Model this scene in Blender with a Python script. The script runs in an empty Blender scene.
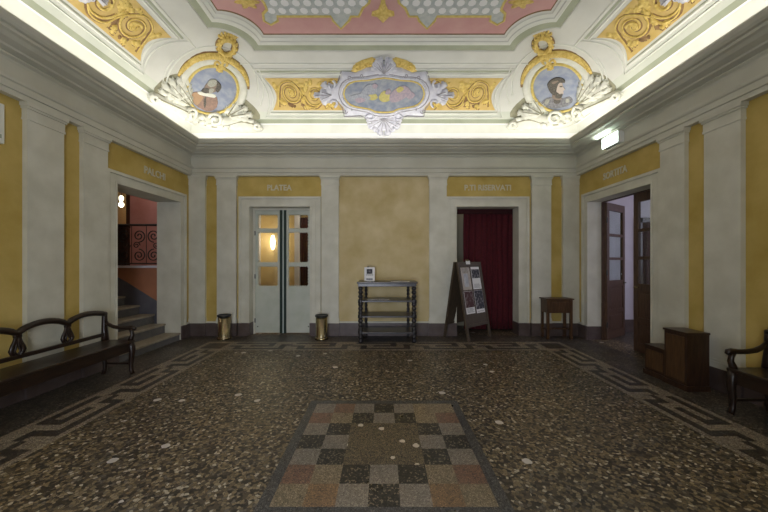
import bpy, bmesh, math, random
from mathutils import Vector, Matrix, geometry
from mathutils.bvhtree import BVHTree
random.seed(7)
R = math.radians
PI = math.pi
C = bpy.context.scene.collection

# ------------------------------------------------------------------ camera
F = 317.0
cam_d = bpy.data.cameras.new('camera')
cam = bpy.data.objects.new('camera', cam_d); C.objects.link(cam)
cam.location = (0, 0, 1.5); cam.rotation_euler = (PI/2, 0, 0)
cam_d.sensor_width = 36; cam_d.lens = F/768*36; cam_d.shift_y = 6/768
cam_d.clip_start = 0.05
bpy.context.scene.camera = cam
# ------------------------------------------------------------------ world, exposure
vs = bpy.context.scene.view_settings
vs.view_transform = 'Standard'; vs.look = 'None'; vs.gamma = 1; vs.use_curve_mapping = False
vs.exposure = 0.0
w = bpy.data.worlds.new('world'); bpy.context.scene.world = w; w.use_nodes = True
w.node_tree.nodes['Background'].inputs[0].default_value = (0.62, 0.72, 1.0, 1)
w.node_tree.nodes['Background'].inputs[1].default_value = 0.35
# ------------------------------------------------------------------ lights
def area(name, loc, rot, sx, sy, power, col):
    l = bpy.data.lights.new(name, 'AREA'); l.shape = 'RECTANGLE'; l.size = sx; l.size_y = sy
    l.energy = power; l.color = col
    o = bpy.data.objects.new(name, l); C.objects.link(o); o.location = loc; o.rotation_euler = rot
    return o
WX, YB, YF = 3.96, 6.48, -1.2          # wall planes
YC = (YB+YF)/2
LED = (1.0, 0.955, 0.87); LP = 28.0
zl = 3.9
area('cove_strip_back', (0, YB-.32, zl), (PI+R(6), 0, 0), 7.3, .05, LP, LED)
area('cove_strip_front', (0, YF+.32, zl), (PI+R(-6), 0, 0), 7.3, .05, LP, LED)
area('cove_strip_left', (-WX+.32, YC, zl), (PI, R(-4), 0), .05, 7.1, LP, LED)
area('cove_strip_right', (WX-.32, YC, zl), (PI, R(4), 0), .05, 7.1, LP, LED)
# daylight coming in through the street door behind the viewer
area('street_daylight', (-.55, YF-.30, 1.25), (R(90), 0, 0), 1.5, 2.2, 165, (0.82, 0.88, 1.0))

# ------------------------------------------------------------------ helpers
MATS = {}
def mat(name, col, rough=.6, col2=None, scale=6, bump=0, bscale=40, metal=0, detail=4, spec=.5, lo=.35, hi=.65, stretch=None):
    m = bpy.data.materials.new(name); m.use_nodes = True; nt = m.node_tree; N = nt.nodes; L = nt.links
    b = N['Principled BSDF']
    b.inputs['Base Color'].default_value = (*col, 1); b.inputs['Roughness'].default_value = rough
    b.inputs['Metallic'].default_value = metal; b.inputs['Specular IOR Level'].default_value = spec
    tc = N.new('ShaderNodeTexCoord'); mp = N.new('ShaderNodeMapping'); L.new(tc.outputs['Object'], mp.inputs['Vector'])
    if stretch: mp.inputs['Scale'].default_value = stretch
    if col2:
        n = N.new('ShaderNodeTexNoise'); n.inputs['Scale'].default_value = scale; n.inputs['Detail'].default_value = detail
        r = N.new('ShaderNodeValToRGB'); r.color_ramp.elements[0].position = lo; r.color_ramp.elements[1].position = hi
        r.color_ramp.elements[0].color = (*col, 1); r.color_ramp.elements[1].color = (*col2, 1)
        L.new(mp.outputs[0], n.inputs['Vector']); L.new(n.outputs['Fac'], r.inputs[0]); L.new(r.outputs[0], b.inputs['Base Color'])
    if bump:
        n2 = N.new('ShaderNodeTexNoise'); n2.inputs['Scale'].default_value = bscale; n2.inputs['Detail'].default_value = 5
        bp = N.new('ShaderNodeBump'); bp.inputs['Strength'].default_value = bump; bp.inputs['Distance'].default_value = .01
        L.new(mp.outputs[0], n2.inputs['Vector']); L.new(n2.outputs['Fac'], bp.inputs['Height']); L.new(bp.outputs[0], b.inputs['Normal'])
    MATS[name] = m
    return m
def emit(name, col, s):
    m = bpy.data.materials.new(name); m.use_nodes = True; b = m.node_tree.nodes['Principled BSDF']
    b.inputs['Base Color'].default_value = (*col, 1); b.inputs['Emission Color'].default_value = (*col, 1); b.inputs['Emission Strength'].default_value = s
    MATS[name] = m; return m
def glass(name, tint=(.9, .95, .93), alpha=.12, rough=.05):
    m = bpy.data.materials.new(name); m.use_nodes = True; nt = m.node_tree; N = nt.nodes; L = nt.links
    N.remove(N['Principled BSDF']); out = N['Material Output']
    t = N.new('ShaderNodeBsdfTransparent'); t.inputs[0].default_value = (*tint, 1)
    g = N.new('ShaderNodeBsdfGlossy'); g.inputs['Roughness'].default_value = rough; g.inputs['Color'].default_value = (.9, .9, .9, 1)
    mx = N.new('ShaderNodeMixShader'); mx.inputs[0].default_value = alpha
    L.new(t.outputs[0], mx.inputs[1]); L.new(g.outputs[0], mx.inputs[2]); L.new(mx.outputs[0], out.inputs[0])
    MATS[name] = m; return m

def terrazzo(name, cols, scale, dark=(.02, .018, .015), rough=.3, big=None, joint=.07):
    """stone chips in cement: Voronoi cells, each with its own colour from a ramp"""
    m = bpy.data.materials.new(name); m.use_nodes = True; nt = m.node_tree; N = nt.nodes; L = nt.links
    b = N['Principled BSDF']
    tc = N.new('ShaderNodeTexCoord')
    nz = N.new('ShaderNodeTexNoise'); nz.inputs['Scale'].default_value = scale*.6
    mxv = N.new('ShaderNodeMixRGB'); mxv.inputs[0].default_value = .02
    L.new(tc.outputs['Object'], nz.inputs['Vector']); L.new(tc.outputs['Object'], mxv.inputs[1]); L.new(nz.outputs['Color'], mxv.inputs[2])
    def layer(sc, ramp, interp='CONSTANT'):
        v = N.new('ShaderNodeTexVoronoi'); v.inputs['Scale'].default_value = sc
        L.new(mxv.outputs[0], v.inputs['Vector'])
        sep = N.new('ShaderNodeSeparateColor'); L.new(v.outputs['Color'], sep.inputs[0])
        r = N.new('ShaderNodeValToRGB'); r.color_ramp.interpolation = interp
        e = r.color_ramp.elements
        while len(e) > 1: e.remove(e[-1])
        e[0].position = 0; e[0].color = (*ramp[0][1], 1)
        for p, c in ramp[1:]:
            q = e.new(p); q.color = (*c, 1)
        L.new(sep.outputs[0], r.inputs[0])
        return v, sep, r
    v, sep, r = layer(scale, cols)
    ve = N.new('ShaderNodeTexVoronoi'); ve.feature = 'DISTANCE_TO_EDGE'; ve.inputs['Scale'].default_value = scale
    L.new(mxv.outputs[0], ve.inputs['Vector'])
    lt = N.new('ShaderNodeMath'); lt.operation = 'LESS_THAN'; lt.inputs[1].default_value = joint; L.new(ve.outputs['Distance'], lt.inputs[0])
    mx = N.new('ShaderNodeMixRGB'); L.new(lt.outputs[0], mx.inputs[0]); L.new(r.outputs[0], mx.inputs[1]); mx.inputs[2].default_value = (*dark, 1)
    last = mx
    if big:
        v2, sep2, r2 = layer(big[0], [(0, (0, 0, 0)), (1-big[1], (1, 1, 1))])
        ve2 = N.new('ShaderNodeTexVoronoi'); ve2.feature = 'F1'; ve2.inputs['Scale'].default_value = big[0]
        L.new(mxv.outputs[0], ve2.inputs['Vector'])
        l2 = N.new('ShaderNodeMath'); l2.operation = 'LESS_THAN'; l2.inputs[1].default_value = .28; L.new(ve2.outputs['Distance'], l2.inputs[0])
        mm = N.new('ShaderNodeMath'); mm.operation = 'MULTIPLY'; L.new(l2.outputs[0], mm.inputs[0]); L.new(r2.outputs[0], mm.inputs[1])
        m3 = N.new('ShaderNodeMixRGB'); L.new(mm.outputs[0], m3.inputs[0]); L.new(mx.outputs[0], m3.inputs[1]); m3.inputs[2].default_value = (*big[2], 1)
        last = m3
    # broad wear tone
    n3 = N.new('ShaderNodeTexNoise'); n3.inputs['Scale'].default_value = .9; n3.inputs['Detail'].default_value = 3
    L.new(tc.outputs['Object'], n3.inputs['Vector'])
    r3 = N.new('ShaderNodeValToRGB'); r3.color_ramp.elements[0].position = .3; r3.color_ramp.elements[1].position = .7
    r3.color_ramp.elements[0].color = (.72, .72, .74, 1); r3.color_ramp.elements[1].color = (1.12, 1.04, .94, 1)
    L.new(n3.outputs['Fac'], r3.inputs[0])
    m4 = N.new('ShaderNodeMixRGB'); m4.blend_type = 'MULTIPLY'; m4.inputs[0].default_value = 1
    L.new(last.outputs[0], m4.inputs[1]); L.new(r3.outputs[0], m4.inputs[2]); L.new(m4.outputs[0], b.inputs['Base Color'])
    n4 = N.new('ShaderNodeTexNoise'); n4.inputs['Scale'].default_value = 4; n4.inputs['Detail'].default_value = 6
    L.new(tc.outputs['Object'], n4.inputs['Vector'])
    mr = N.new('ShaderNodeMapRange'); mr.inputs['To Min'].default_value = rough-.08; mr.inputs['To Max'].default_value = rough+.14
    L.new(n4.outputs['Fac'], mr.inputs[0]); L.new(mr.outputs[0], b.inputs['Roughness'])
    bp = N.new('ShaderNodeBump'); bp.inputs['Strength'].default_value = .12; bp.inputs['Distance'].default_value = .01
    L.new(n4.outputs['Fac'], bp.inputs['Height']); L.new(bp.outputs[0], b.inputs['Normal'])
    MATS[name] = m; return m

class MB:
    def __init__(s): s.bm = bmesh.new(); s.mi = 0; s.smooth = False
    def _f(s, vs_):
        try: f = s.bm.faces.new(vs_)
        except ValueError: return None
        f.material_index = s.mi; f.smooth = s.smooth; return f
    def box(s, x0, x1, y0, y1, z0, z1, M=None):
        v = [Vector((x, y, z)) for z in (z0, z1) for y in (y0, y1) for x in (x0, x1)]
        if M: v = [M @ p for p in v]
        v = [s.bm.verts.new(p) for p in v]
        for q in ((0, 2, 3, 1), (4, 5, 7, 6), (0, 1, 5, 4), (2, 6, 7, 3), (0, 4, 6, 2), (1, 3, 7, 5)):
            s._f([v[i] for i in q])
        return s
    def rbox(s, x0, x1, y0, y1, z0, z1, r=.01, M=None):
        """box with bevelled edges"""
        t = bmesh.new()
        v = [t.verts.new((x, y, z)) for z in (z0, z1) for y in (y0, y1) for x in (x0, x1)]
        for q in ((0, 2, 3, 1), (4, 5, 7, 6), (0, 1, 5, 4), (2, 6, 7, 3), (0, 4, 6, 2), (1, 3, 7, 5)): t.faces.new([v[i] for i in q])
        bmesh.ops.bevel(t, geom=list(t.edges), offset=r, segments=2, affect='EDGES', profile=.6)
        s.merge(t, M); return s
    def merge(s, t, M=None):
        mp = {}
        for v in t.verts: mp[v] = s.bm.verts.new(M @ v.co if M else v.co)
        for f in t.faces:
            s._f([mp[v] for v in f.verts])
        t.free()
    def lathe(s, prof, c=(0, 0, 0), n=20, M=None, axis='z'):
        rings = []
        for r, z in prof:
            ring = []
            for i in range(n):
                a = 2*PI*i/n
                p = Vector((r*math.cos(a), r*math.sin(a), z)) + Vector(c)
                if M: p = M @ p
                ring.append(s.bm.verts.new(p))
            rings.append(ring)
        for a, b in zip(rings, rings[1:]):
            for i in range(n): s._f([a[i], a[(i+1) % n], b[(i+1) % n], b[i]])
        s._f(rings[0][::-1]); s._f(rings[-1]); return s
    def tube(s, pts, r, n=8, flat=1.0, cap=True):
        pts = [Vector(p) for p in pts]; rr = r if isinstance(r, (list, tuple)) else [r]*len(pts)
        rings = []; up = Vector((0, 0, 1)); prev = None
        for i, p in enumerate(pts):
            t = (pts[min(i+1, len(pts)-1)]-pts[max(i-1, 0)])
            if t.length < 1e-9: t = Vector((0, 0, 1))
            t.normalize()
            a = prev - t*prev.dot(t) if prev else t.cross(up)
            if a.length < 1e-3: a = t.cross(Vector((0, 1, 0)))
            a.normalize(); b = t.cross(a); prev = a
            rings.append([s.bm.verts.new(p+(a*math.cos(2*PI*k/n)+b*math.sin(2*PI*k/n)*flat)*rr[i]) for k in range(n)])
        for a, b in zip(rings, rings[1:]):
            for i in range(n): s._f([a[i], a[(i+1) % n], b[(i+1) % n], b[i]])
        if cap: s._f(rings[0][::-1]); s._f(rings[-1])
        return s
    def prism(s, poly, axis, a, b, M=None):
        """closed polygon (p,q) extruded along axis from a to b"""
        def P(p, q, k):
            v = {'x': (k, p, q), 'y': (p, k, q), 'z': (p, q, k)}[axis]
            v = Vector(v); return M @ v if M else v
        A = [s.bm.verts.new(P(p, q, a)) for p, q in poly]; B = [s.bm.verts.new(P(p, q, b)) for p, q in poly]
        n = len(poly)
        for i in range(n): s._f([A[i], A[(i+1) % n], B[(i+1) % n], B[i]])
        s._f(A[::-1]); s._f(B); return s
    def build(s, name, m, parent=None, kind=None, label=None, cat=None, group=None):
        bmesh.ops.recalc_face_normals(s.bm, faces=list(s.bm.faces))
        me = bpy.data.meshes.new(name); s.bm.to_mesh(me); s.bm.free()
        for q in (m if isinstance(m, (list, tuple)) else [m]): me.materials.append(MATS[q])
        o = bpy.data.objects.new(name, me); C.objects.link(o)
        if parent:
            o.parent = parent
        tag(o, label, cat, group, kind)
        return o
def tag(o, label=None, cat=None, group=None, kind=None):
    if label: o['label'] = label
    if cat: o['category'] = cat
    if group: o['group'] = group
    if kind: o['kind'] = kind
    return o
def empty(name, loc=(0, 0, 0), rz=0, label=None, cat=None, group=None, kind=None):
    o = bpy.data.objects.new(name, None); C.objects.link(o); o.location = loc; o.rotation_euler = (0, 0, rz); o.empty_display_size = .1
    return tag(o, label, cat, group, kind)
def copy_tree(o, parent=None):
    c = o.copy(); C.objects.link(c); c.parent = parent
    for ch in list(o.children): copy_tree(ch, c)
    return c

# ------------------------------------------------------------------ materials
mat('yellow', (.45, .315, .065), .75, (.61, .45, .14), 2.6, .25, 30, lo=.3, hi=.7)
mat('yellow_pale', (.47, .35, .13), .6, (.70, .58, .33), 2.4, .2, 25, detail=8, lo=.25, hi=.82)
mat('cream', (.575, .555, .45), .6, (.67, .65, .545), 3.5, .15, 30)
mat('cornice_paint', (.55, .53, .43), .6, (.62, .60, .50), 2, .1, 30)
mat('white_paint', (.78, .78, .70), .6)
mat('plinth_stone', (.075, .052, .045), .4, (.11, .082, .074), 5, .1, 20)
mat('dark_wood', (.022, .011, .006), .33, (.05, .025, .013), 8, .1, 30, stretch=(1, 8, 8))
mat('bench_wood', (.014, .008, .0055), .3, (.030, .015, .009), 6, .08, 30, stretch=(1, 9, 9))
mat('mid_wood', (.055, .026, .01), .4, (.10, .05, .02), 6, .1, 30, stretch=(8, 8, 1))
mat('red_wood', (.028, .013, .007), .35, (.052, .025, .013), 6, .1, 30, stretch=(8, 8, 1))
mat('door_wood', (.06, .03, .018), .45, (.11, .06, .035), 7, .1, 30, stretch=(8, 8, 1))
mat('black_wood', (.012, .011, .012), .35, (.03, .025, .025), 8)
mat('shelf_wood', (.035, .03, .032), .3, (.06, .052, .052), 7, stretch=(1, 8, 8))
mat('board_wood', (.06, .042, .026), .5, (.09, .065, .04), 7, stretch=(8, 8, 1))
mat('brass', (.44, .37, .22), .26, (.32, .27, .17), 9, metal=1)
mat('dark_metal', (.02, .02, .02), .4)
mat('velvet', (.065, .004, .008), .9, (.10, .006, .012), 30)
mat('velvet_dark', (.04, .004, .006), .9)
mat('paper', (.80, .79, .78), .7)
mat('paper_tan', (.42, .36, .30), .7, (.55, .50, .45), 12)
mat('paper_blue', (.40, .42, .48), .7, (.6, .6, .62), 10)
mat('ink', (.03, .03, .04), .6, (.30, .28, .28), 18, lo=.5, hi=.7)
mat('ink_red', (.07, .02, .02), .6, (.2, .16, .15), 14, lo=.5, hi=.7)
mat('letter', (.60, .56, .42), .6)
mat('door_frost', (.50, .53, .44), .35, (.57, .59, .51), 4)
mat('door_green', (.012, .03, .022), .4)
mat('door_bar', (.55, .60, .54), .4)
mat('pink_wall', (.46, .22, .20), .8, (.52, .27, .25), 3)
mat('orange_wall', (.36, .15, .08), .8, (.44, .19, .10), 3)
mat('grey_dado', (.10, .10, .12), .7, (.13, .13, .15), 4)
mat('step_stone', (.30, .26, .19), .5, (.38, .33, .25), 12)
mat('riser_stone', (.12, .12, .12), .6, (.16, .15, .14), 12)
mat('lilac_wall', (.58, .55, .60), .8, (.64, .61, .66), 3)
mat('ochre_wall', (.60, .43, .20), .8, (.70, .53, .27), 3)
mat('plain_white', (.75, .74, .70), .6)
mat('dim_wall', (.30, .28, .20), .8)
mat('iron', (.015, .013, .013), .5)
glass('glass', alpha=.05)
emit('lamp_glow', (1, .88, .66), 5); emit('lamp_glow_small', (1, .80, .55), 9)
emit('exit_glow', (.86, 1, .92), 5); emit('exit_green', (.35, .85, .55), 2.5)
# painted vault
mat('vault', (.62, .62, .57), .75, (.70, .70, .65), 1.8, .06, 20)
mat('vault_light', (.70, .71, .64), .75, (.77, .78, .71), 3)
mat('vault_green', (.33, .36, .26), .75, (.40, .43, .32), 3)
mat('vault_mid', (.58, .61, .53), .75, (.64, .66, .58), 3)
mat('vault_white', (.88, .88, .87), .7)
mat('rose', (.60, .32, .31), .8, (.66, .39, .37), 2.5)
mat('gold_ground', (.60, .42, .12), .7, (.70, .51, .19), 7)
mat('gold_leaf', (.62, .43, .09), .6, (.82, .63, .20), 26)
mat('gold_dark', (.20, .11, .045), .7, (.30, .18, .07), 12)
mat('gold_trim', (.62, .47, .12), .6, (.74, .60, .2), 20)
mat('trellis', (.46, .50, .50), .8, (.58, .60, .58), 14)
mat('blossom', (.84, .84, .84), .8)
mat('stucco', (.66, .66, .57), .6, (.74, .74, .66), 10)
mat('stucco_lilac', (.56, .56, .64), .6, (.68, .68, .74), 10)
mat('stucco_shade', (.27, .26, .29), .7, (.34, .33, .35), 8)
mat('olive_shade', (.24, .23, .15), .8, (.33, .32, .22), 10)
mat('sky_blue', (.25, .29, .40), .8, (.36, .39, .46), 9)
mat('cloud_blue', (.20, .24, .32), .8, (.36, .38, .42), 9)
mat('hair_grey', (.30, .30, .26), .8, (.42, .42, .36), 60)
mat('hair_dark', (.07, .06, .05), .8, (.15, .14, .12), 60)
mat('skin_shade', (.26, .20, .16), .8); mat('skin_pale', (.52, .44, .38), .8)
mat('coat_brown', (.25, .17, .14), .8, (.34, .22, .17), 20); mat('coat_tan', (.42, .27, .16), .8)
mat('armour', (.13, .13, .15), .6, (.26, .26, .27), 30)
mat('drape_yellow', (.50, .45, .16), .8, (.62, .55, .2), 30); mat('drape_pink', (.36, .31, .37), .8, (.48, .38, .42), 30); mat('drape_grey', (.30, .32, .38), .8, (.42, .44, .48), 40)
# floor
br = [(p, (c[0]*.76, c[1]*.75, c[2]*.66)) for p, c in [(0, (.055, .045, .035)), (.20, (.20, .155, .10)), (.38, (.29, .23, .15)), (.52, (.12, .095, .07)), (.66, (.36, .30, .21)), (.78, (.20, .175, .155)), (.86, (.035, .03, .028)), (.93, (.60, .55, .47))]]
terrazzo('terrazzo', br, 46, dark=(.05, .043, .035), rough=.42, joint=.045, big=(7.5, .05, (.60, .58, .54)))
terrazzo('terrazzo_dark', [(0, (.05, .045, .038)), (.3, (.085, .075, .06)), (.6, (.13, .11, .09)), (.85, (.20, .17, .13))], 60, rough=.4)
terrazzo('mosaic_tan', [(0, (.31, .27, .20)), (.3, (.39, .34, .25)), (.6, (.24, .205, .155)), (.85, (.47, .41, .32))], 85, rough=.42, dark=(.09, .075, .06))
terrazzo('mosaic_black', [(0, (.05, .042, .038)), (.5, (.075, .06, .05)), (.9, (.13, .11, .09))], 85, rough=.4)
terrazzo('mosaic_dark', [(0, (.02, .018, .015)), (.35, (.05, .045, .035)), (.66, (.20, .17, .12)), (.85, (.03, .028, .024))], 75, rough=.28)
terrazzo('mosaic_grey', [(0, (.10, .10, .10)), (.5, (.07, .07, .07)), (.8, (.14, .135, .13))], 80, rough=.28)
terrazzo('mosaic_light', [(0, (.24, .215, .17)), (.4, (.31, .275, .22)), (.8, (.19, .17, .135))], 80, rough=.3, dark=(.12, .10, .08))
terrazzo('mosaic_sand', [(0, (.26, .21, .13)), (.4, (.34, .27, .17)), (.8, (.20, .16, .10))], 80, rough=.3, dark=(.10, .08, .05))
terrazzo('mosaic_red', [(0, (.22, .12, .08)), (.4, (.28, .16, .10)), (.8, (.17, .11, .075))], 80, rough=.3, dark=(.08, .05, .04))
terrazzo('mosaic_ochre', [(0, (.26, .16, .08)), (.4, (.32, .20, .10)), (.8, (.20, .13, .07))], 80, rough=.3, dark=(.09, .06, .04))
terrazzo('mosaic_centre', [(0, (.16, .125, .075)), (.4, (.21, .165, .10)), (.8, (.13, .105, .07))], 70, rough=.3, big=(11, .34, (.62, .56, .44)))

# ================================================================== FLOOR
b = MB(); b.box(-WX-.5, WX+.5, YF-.4, YB+.45, -.12, 0); floor = b.build('floor', 'terrazzo', kind='structure')
XO, XI, YO, YI = 3.28, 2.76, 5.95, 5.38     # meander band, outer and inner
YFc = 2*2.65
YOf, YIf = YFc-YO, YFc-YI
b = MB(); e = .0006
for x0, x1, y0, y1 in ((-WX, -XO, YF, YB), (XO, WX, YF, YB), (-XO, XO, YO, YB), (-XO, XO, YF, YOf)): b.box(x0, x1, y0, y1, -.002, e)
b.build('outer_surround', 'terrazzo_dark', floor)
b = MB()
for x0, x1, y0, y1 in ((-XO, -XI, YOf, YO), (XI, XO, YOf, YO), (-XI, XI, YI, YO), (-XI, XI, YOf, YIf)): b.box(x0, x1, y0, y1, -.002, .0012)
b.build('meander_ground', 'mosaic_tan', floor)
# meander
b = MB()
def key_run(o, u, v, length, bandw):
    """o origin on the outer edge, u unit along, v unit inwards"""
    m = .062; rows = (bandw-2*m)/5; n = round(length/(rows*12)); cu = length/(n*12)
    o = Vector(o); u = Vector(u); v = Vector(v)
    def cell(c0, c1, r0, r1):
        p = o+u*(c0*cu)+v*(m+r0*rows); q = o+u*(c1*cu)+v*(m+r1*rows)
        b.box(min(p.x, q.x), max(p.x, q.x), min(p.y, q.y), max(p.y, q.y), -.002, .0018)
    for k in range(n):
        s = k*12
        cell(s+.5, s+8.5, 0, 1); cell(s+7.3, s+8.5, 1, 2); cell(s+4, s+8.5, 2, 3)
        cell(s+1.5, s+11, 4, 5); cell(s+9.8, s+11, 2.3, 4); cell(s+9.8, s+12, 1.3, 2.3); cell(s+1.5, s+2.7, 2.2, 4)
        cell(s+0, s+1.5, 2.2, 3.0)
bw = XO-XI
key_run((-XO, YO-bw, 0), (0, -1, 0), (1, 0, 0), (YO-YOf)-2*bw, bw)
key_run((XO, YO-bw, 0), (0, -1, 0), (-1, 0, 0), (YO-YOf)-2*bw, bw)
key_run((-XO+bw, YO, 0), (1, 0, 0), (0, -1, 0), 2*XO-2*bw, YO-YI)
key_run((-XO+bw, YOf, 0), (1, 0, 0), (0, 1, 0), 2*XO-2*bw, YO-YI)
for sx in (-1, 1):
    for y0 in (YO-bw+.06, YOf+.06):
        b.box(sx*(XO-.08) if sx < 0 else XI+.08, sx*(XI+.08) if sx < 0 else XO-.08, y0, y0+.36, -.002, .0018)
b.build('meander_pattern', 'mosaic_black', floor)
b = MB(); cx, cy, hw = .0, 2.645, .705
b.box(cx-hw-.08, cx+hw+.08, cy-hw-.08, cy+hw+.08, -.002, .0015); b.build('mosaic_frame', 'mosaic_grey', floor)
b = MB(); rows = ['LRLDLST', 'RSDLDSR', 'LDCCCDL', 'DLCCCLD', 'LDCCCDL', 'RSDLDSR', 'SOLDLOS']
keys = 'LRDSOTC'; mats = ['mosaic_light', 'mosaic_red', 'mosaic_dark', 'mosaic_sand', 'mosaic_ochre', 'mosaic_sand', 'mosaic_centre']
cs = 2*hw/7
for j, row in enumerate(rows):
    for i, k in enumerate(row):
        b.mi = keys.index(k); x = cx-hw+i*cs; y = cy+hw-(j+1)*cs
        b.box(x, x+cs, y, y+cs, .0005, .0022)
b.build('mosaic_panel', mats, floor)

# ================================================================== WALLS
H = 3.45
OZ = 2.63          # opening height, back wall
SZ = 2.66          # opening height, side walls
T = .30
def opening_wall(b, axis, k0, k1, a0, a1, openings, h, mi_of=None):
    """wall slab along axis with openings [(a,b,top)], slab thickness k0..k1 in the other axis"""
    def bx(p, q, z0, z1):
        if axis == 'x': b.box(p, q, k0, k1, z0, z1)
        else: b.box(k0, k1, p, q, z0, z1)
    cur = a0
    for (p, q, t) in sorted(openings):
        bx(cur, p, 0, h); bx(p, q, t, h); cur = q
    bx(cur, a1, 0, h)
b = MB()
PLA = (-2.74, -1.50, OZ); CUR = (1.47, 2.74, OZ)
opening_wall(b, 'x', YB, YB+.25, -WX, -.92, [PLA], 4.0)
b.mi = 1; b.box(-.92, .92, YB, YB+.25, 0, 4.0); b.mi = 0
opening_wall(b, 'x', YB, YB+.25, .92, WX, [CUR], 4.0)
wall_back = b.build('wall_back', ['yellow', 'yellow_pale'], kind='structure')
STA = (4.66, 6.12, SZ)
b = MB(); opening_wall(b, 'y', -WX-.42, -WX, YF, YB+.25, [STA], 4.0); wall_left = b.build('wall_left', 'yellow', kind='structure')
b = MB(); opening_wall(b, 'y', WX, WX+.30, YF, YB+.25, [STA], 4.0); wall_right = b.build('wall_right', 'yellow', kind='structure')
b = MB(); opening_wall(b, 'x', YF-.3, YF, -WX-.3, WX+.3, [(-1.4, .3, 2.5)], 4.0); wall_front = b.build('wall_front', 'yellow', kind='structure')
# reveals (cream lining) and surrounds
trim_n = [0]
def trim(b, m):
    trim_n[0] += 1
    return b.build('trim_%d' % trim_n[0], m, kind='structure')
def lining(axis, k0, k1, a, bb, t):
    m = MB(); e = .006
    if axis == 'x':
        m.box(a, a+e, k0, k1, 0, t); m.box(bb-e, bb, k0, k1, 0, t); m.box(a, bb, k0, k1, t-e, t)
    else:
        m.box(k0, k1, a, a+e, 0, t); m.box(k0, k1, bb-e, bb, 0, t); m.box(k0, k1, a, bb, t-e, t)
    m.mi = 1; e = .012
    if axis == 'x':
        m.box(a, a+e, k0, k1, 0, .26); m.box(bb-e, bb, k0, k1, 0, .26)
    else:
        if k0 > 0: m.box(k0, k1, bb-e, bb, 0, .26); m.box(k0, k1, a, a+e, 0, .26)
    trim(m, ['cream', 'plinth_stone'])
lining('x', YB-.05, YB+.25, *PLA); lining('x', YB-.05, YB+.25, *CUR)
lining('y', -WX-.42, -WX+.04, *STA); lining('y', WX-.04, WX+.30, *STA); lining('x', YF-.3, YF+.03, -1.4, .3, 2.5)
def surround(axis, wall, sgn, a, bb, t, wd=.19, top=None):
    """stepped architrave standing off the wall by up to 6 cm; sgn = direction into the room"""
    m = MB()
    for (i0, i1, d) in ((0, wd, .022), (.02, .11, .030), (wd-.045, wd, .046), (0, .018, .036)):
        k = wall+sgn*d; k0, k1 = min(wall, k), max(wall, k)
        def bx(p, q, z0, z1):
            if axis == 'x': m.box(p, q, k0, k1, z0, z1)
            else: m.box(k0, k1, p, q, z0, z1)
        ti0, ti1 = (i0, i1) if top is None else (i0*top/wd if i0 > .1 else i0, i1*top/wd if i1 > .1 else i1)
        bx(a-i1, a-i0, .26, t+ti1); bx(bb+i0, bb+i1, .26, t+ti1); bx(a-i0, bb+i0, t+ti0, t+ti1)
    m.mi = 1
    k = wall+sgn*.066; k0, k1 = min(wall, k), max(wall, k)
    for p, q in ((a-wd-.004, a+.004), (bb-.004, bb+wd+.004)):
        if axis == 'x': m.box(p, q, k0, k1, 0, .26)
        else: m.box(k0, k1, p, q, 0, .26)
    trim(m, ['cream', 'plinth_stone'])
surround('x', YB, -1, -2.74, -1.50, OZ, .215, .20); surround('x', YB, -1, 1.47, 2.74, OZ, .215, .20)
surround('y', -WX, 1, *STA, .175); surround('y', WX, -1, *STA, .175); surround('x', YF, 1, -1.4, .3, 2.5)
def pilaster(axis, wall, sgn, a, bb):
    m = MB()
    def bx(p, q, d, z0, z1):
        k = wall+sgn*d; k0, k1 = min(wall, k), max(wall, k)
        if axis == 'x': m.box(p, q, k0, k1, z0, z1)
        else: m.box(k0, k1, p, q, z0, z1)
    bx(a, bb, .055, .26, 3.25)
    bx(a-.012, bb+.012, .068, .26, .33); bx(a-.006, bb+.006, .061, .33, .36)
    bx(a-.010, bb+.010, .066, 3.06, 3.085); bx(a-.006, bb+.006, .061, 3.085, 3.18)
    bx(a-.018, bb+.018, .075, 3.18, 3.205); bx(a-.030, bb+.030, .088, 3.205, 3.25)
    m.mi = 1; bx(a-.016, bb+.016, .072, 0, .26)
    trim(m, ['cream', 'plinth_stone'])
for a, q in ((-3.96, -3.63), (-3.39, -3.00), (-1.27, -.92), (.92, 1.27), (3.00, 3.39), (3.63, 3.96)): pilaster('x', YB, -1, a, q)
for wl, sg in ((-WX, 1), (WX, -1)):
    for a, q in ((4.12, 4.485), (3.47, 3.87), (1.6, 2.0), (.9, 1.3), (-.9, -.5)): pilaster('y', wl, sg, a, q)
# baseboards between the pilasters
def baseboard(name, axis, wall, sgn, spans):
    m = MB()
    for p, q in spans:
        k = wall+sgn*.045; k0, k1 = min(wall, k), max(wall, k)
        if axis == 'x': m.box(p, q, k0, k1, 0, .26)
        else: m.box(k0, k1, p, q, 0, .26)
    m.mi = 1
    for p, q in spans:
        k = wall+sgn*.035; k0, k1 = min(wall, k), max(wall, k)
        if axis == 'x': m.box(p, q, k0, k1, .26, .29)
        else: m.box(k0, k1, p, q, .26, .29)
    m.build(name, ['plinth_stone', 'cream'], kind='structure')
baseboard('baseboard_back', 'x', YB, -1, [(-3.63, -3.39), (-.92, .92), (3.39, 3.63)])
for nm, wl, sg in (('baseboard_left', -WX, 1), ('baseboard_right', WX, -1)):
    baseboard(nm, 'y', wl, sg, [(3.87, 4.12), (2.0, 3.47), (1.3, 1.6), (-.5, .9), (YF, -.9), (6.3, 6.43)])
baseboard('baseboard_front', 'x', YF, 1, [(-WX, -1.6), (.5, WX)])

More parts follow.
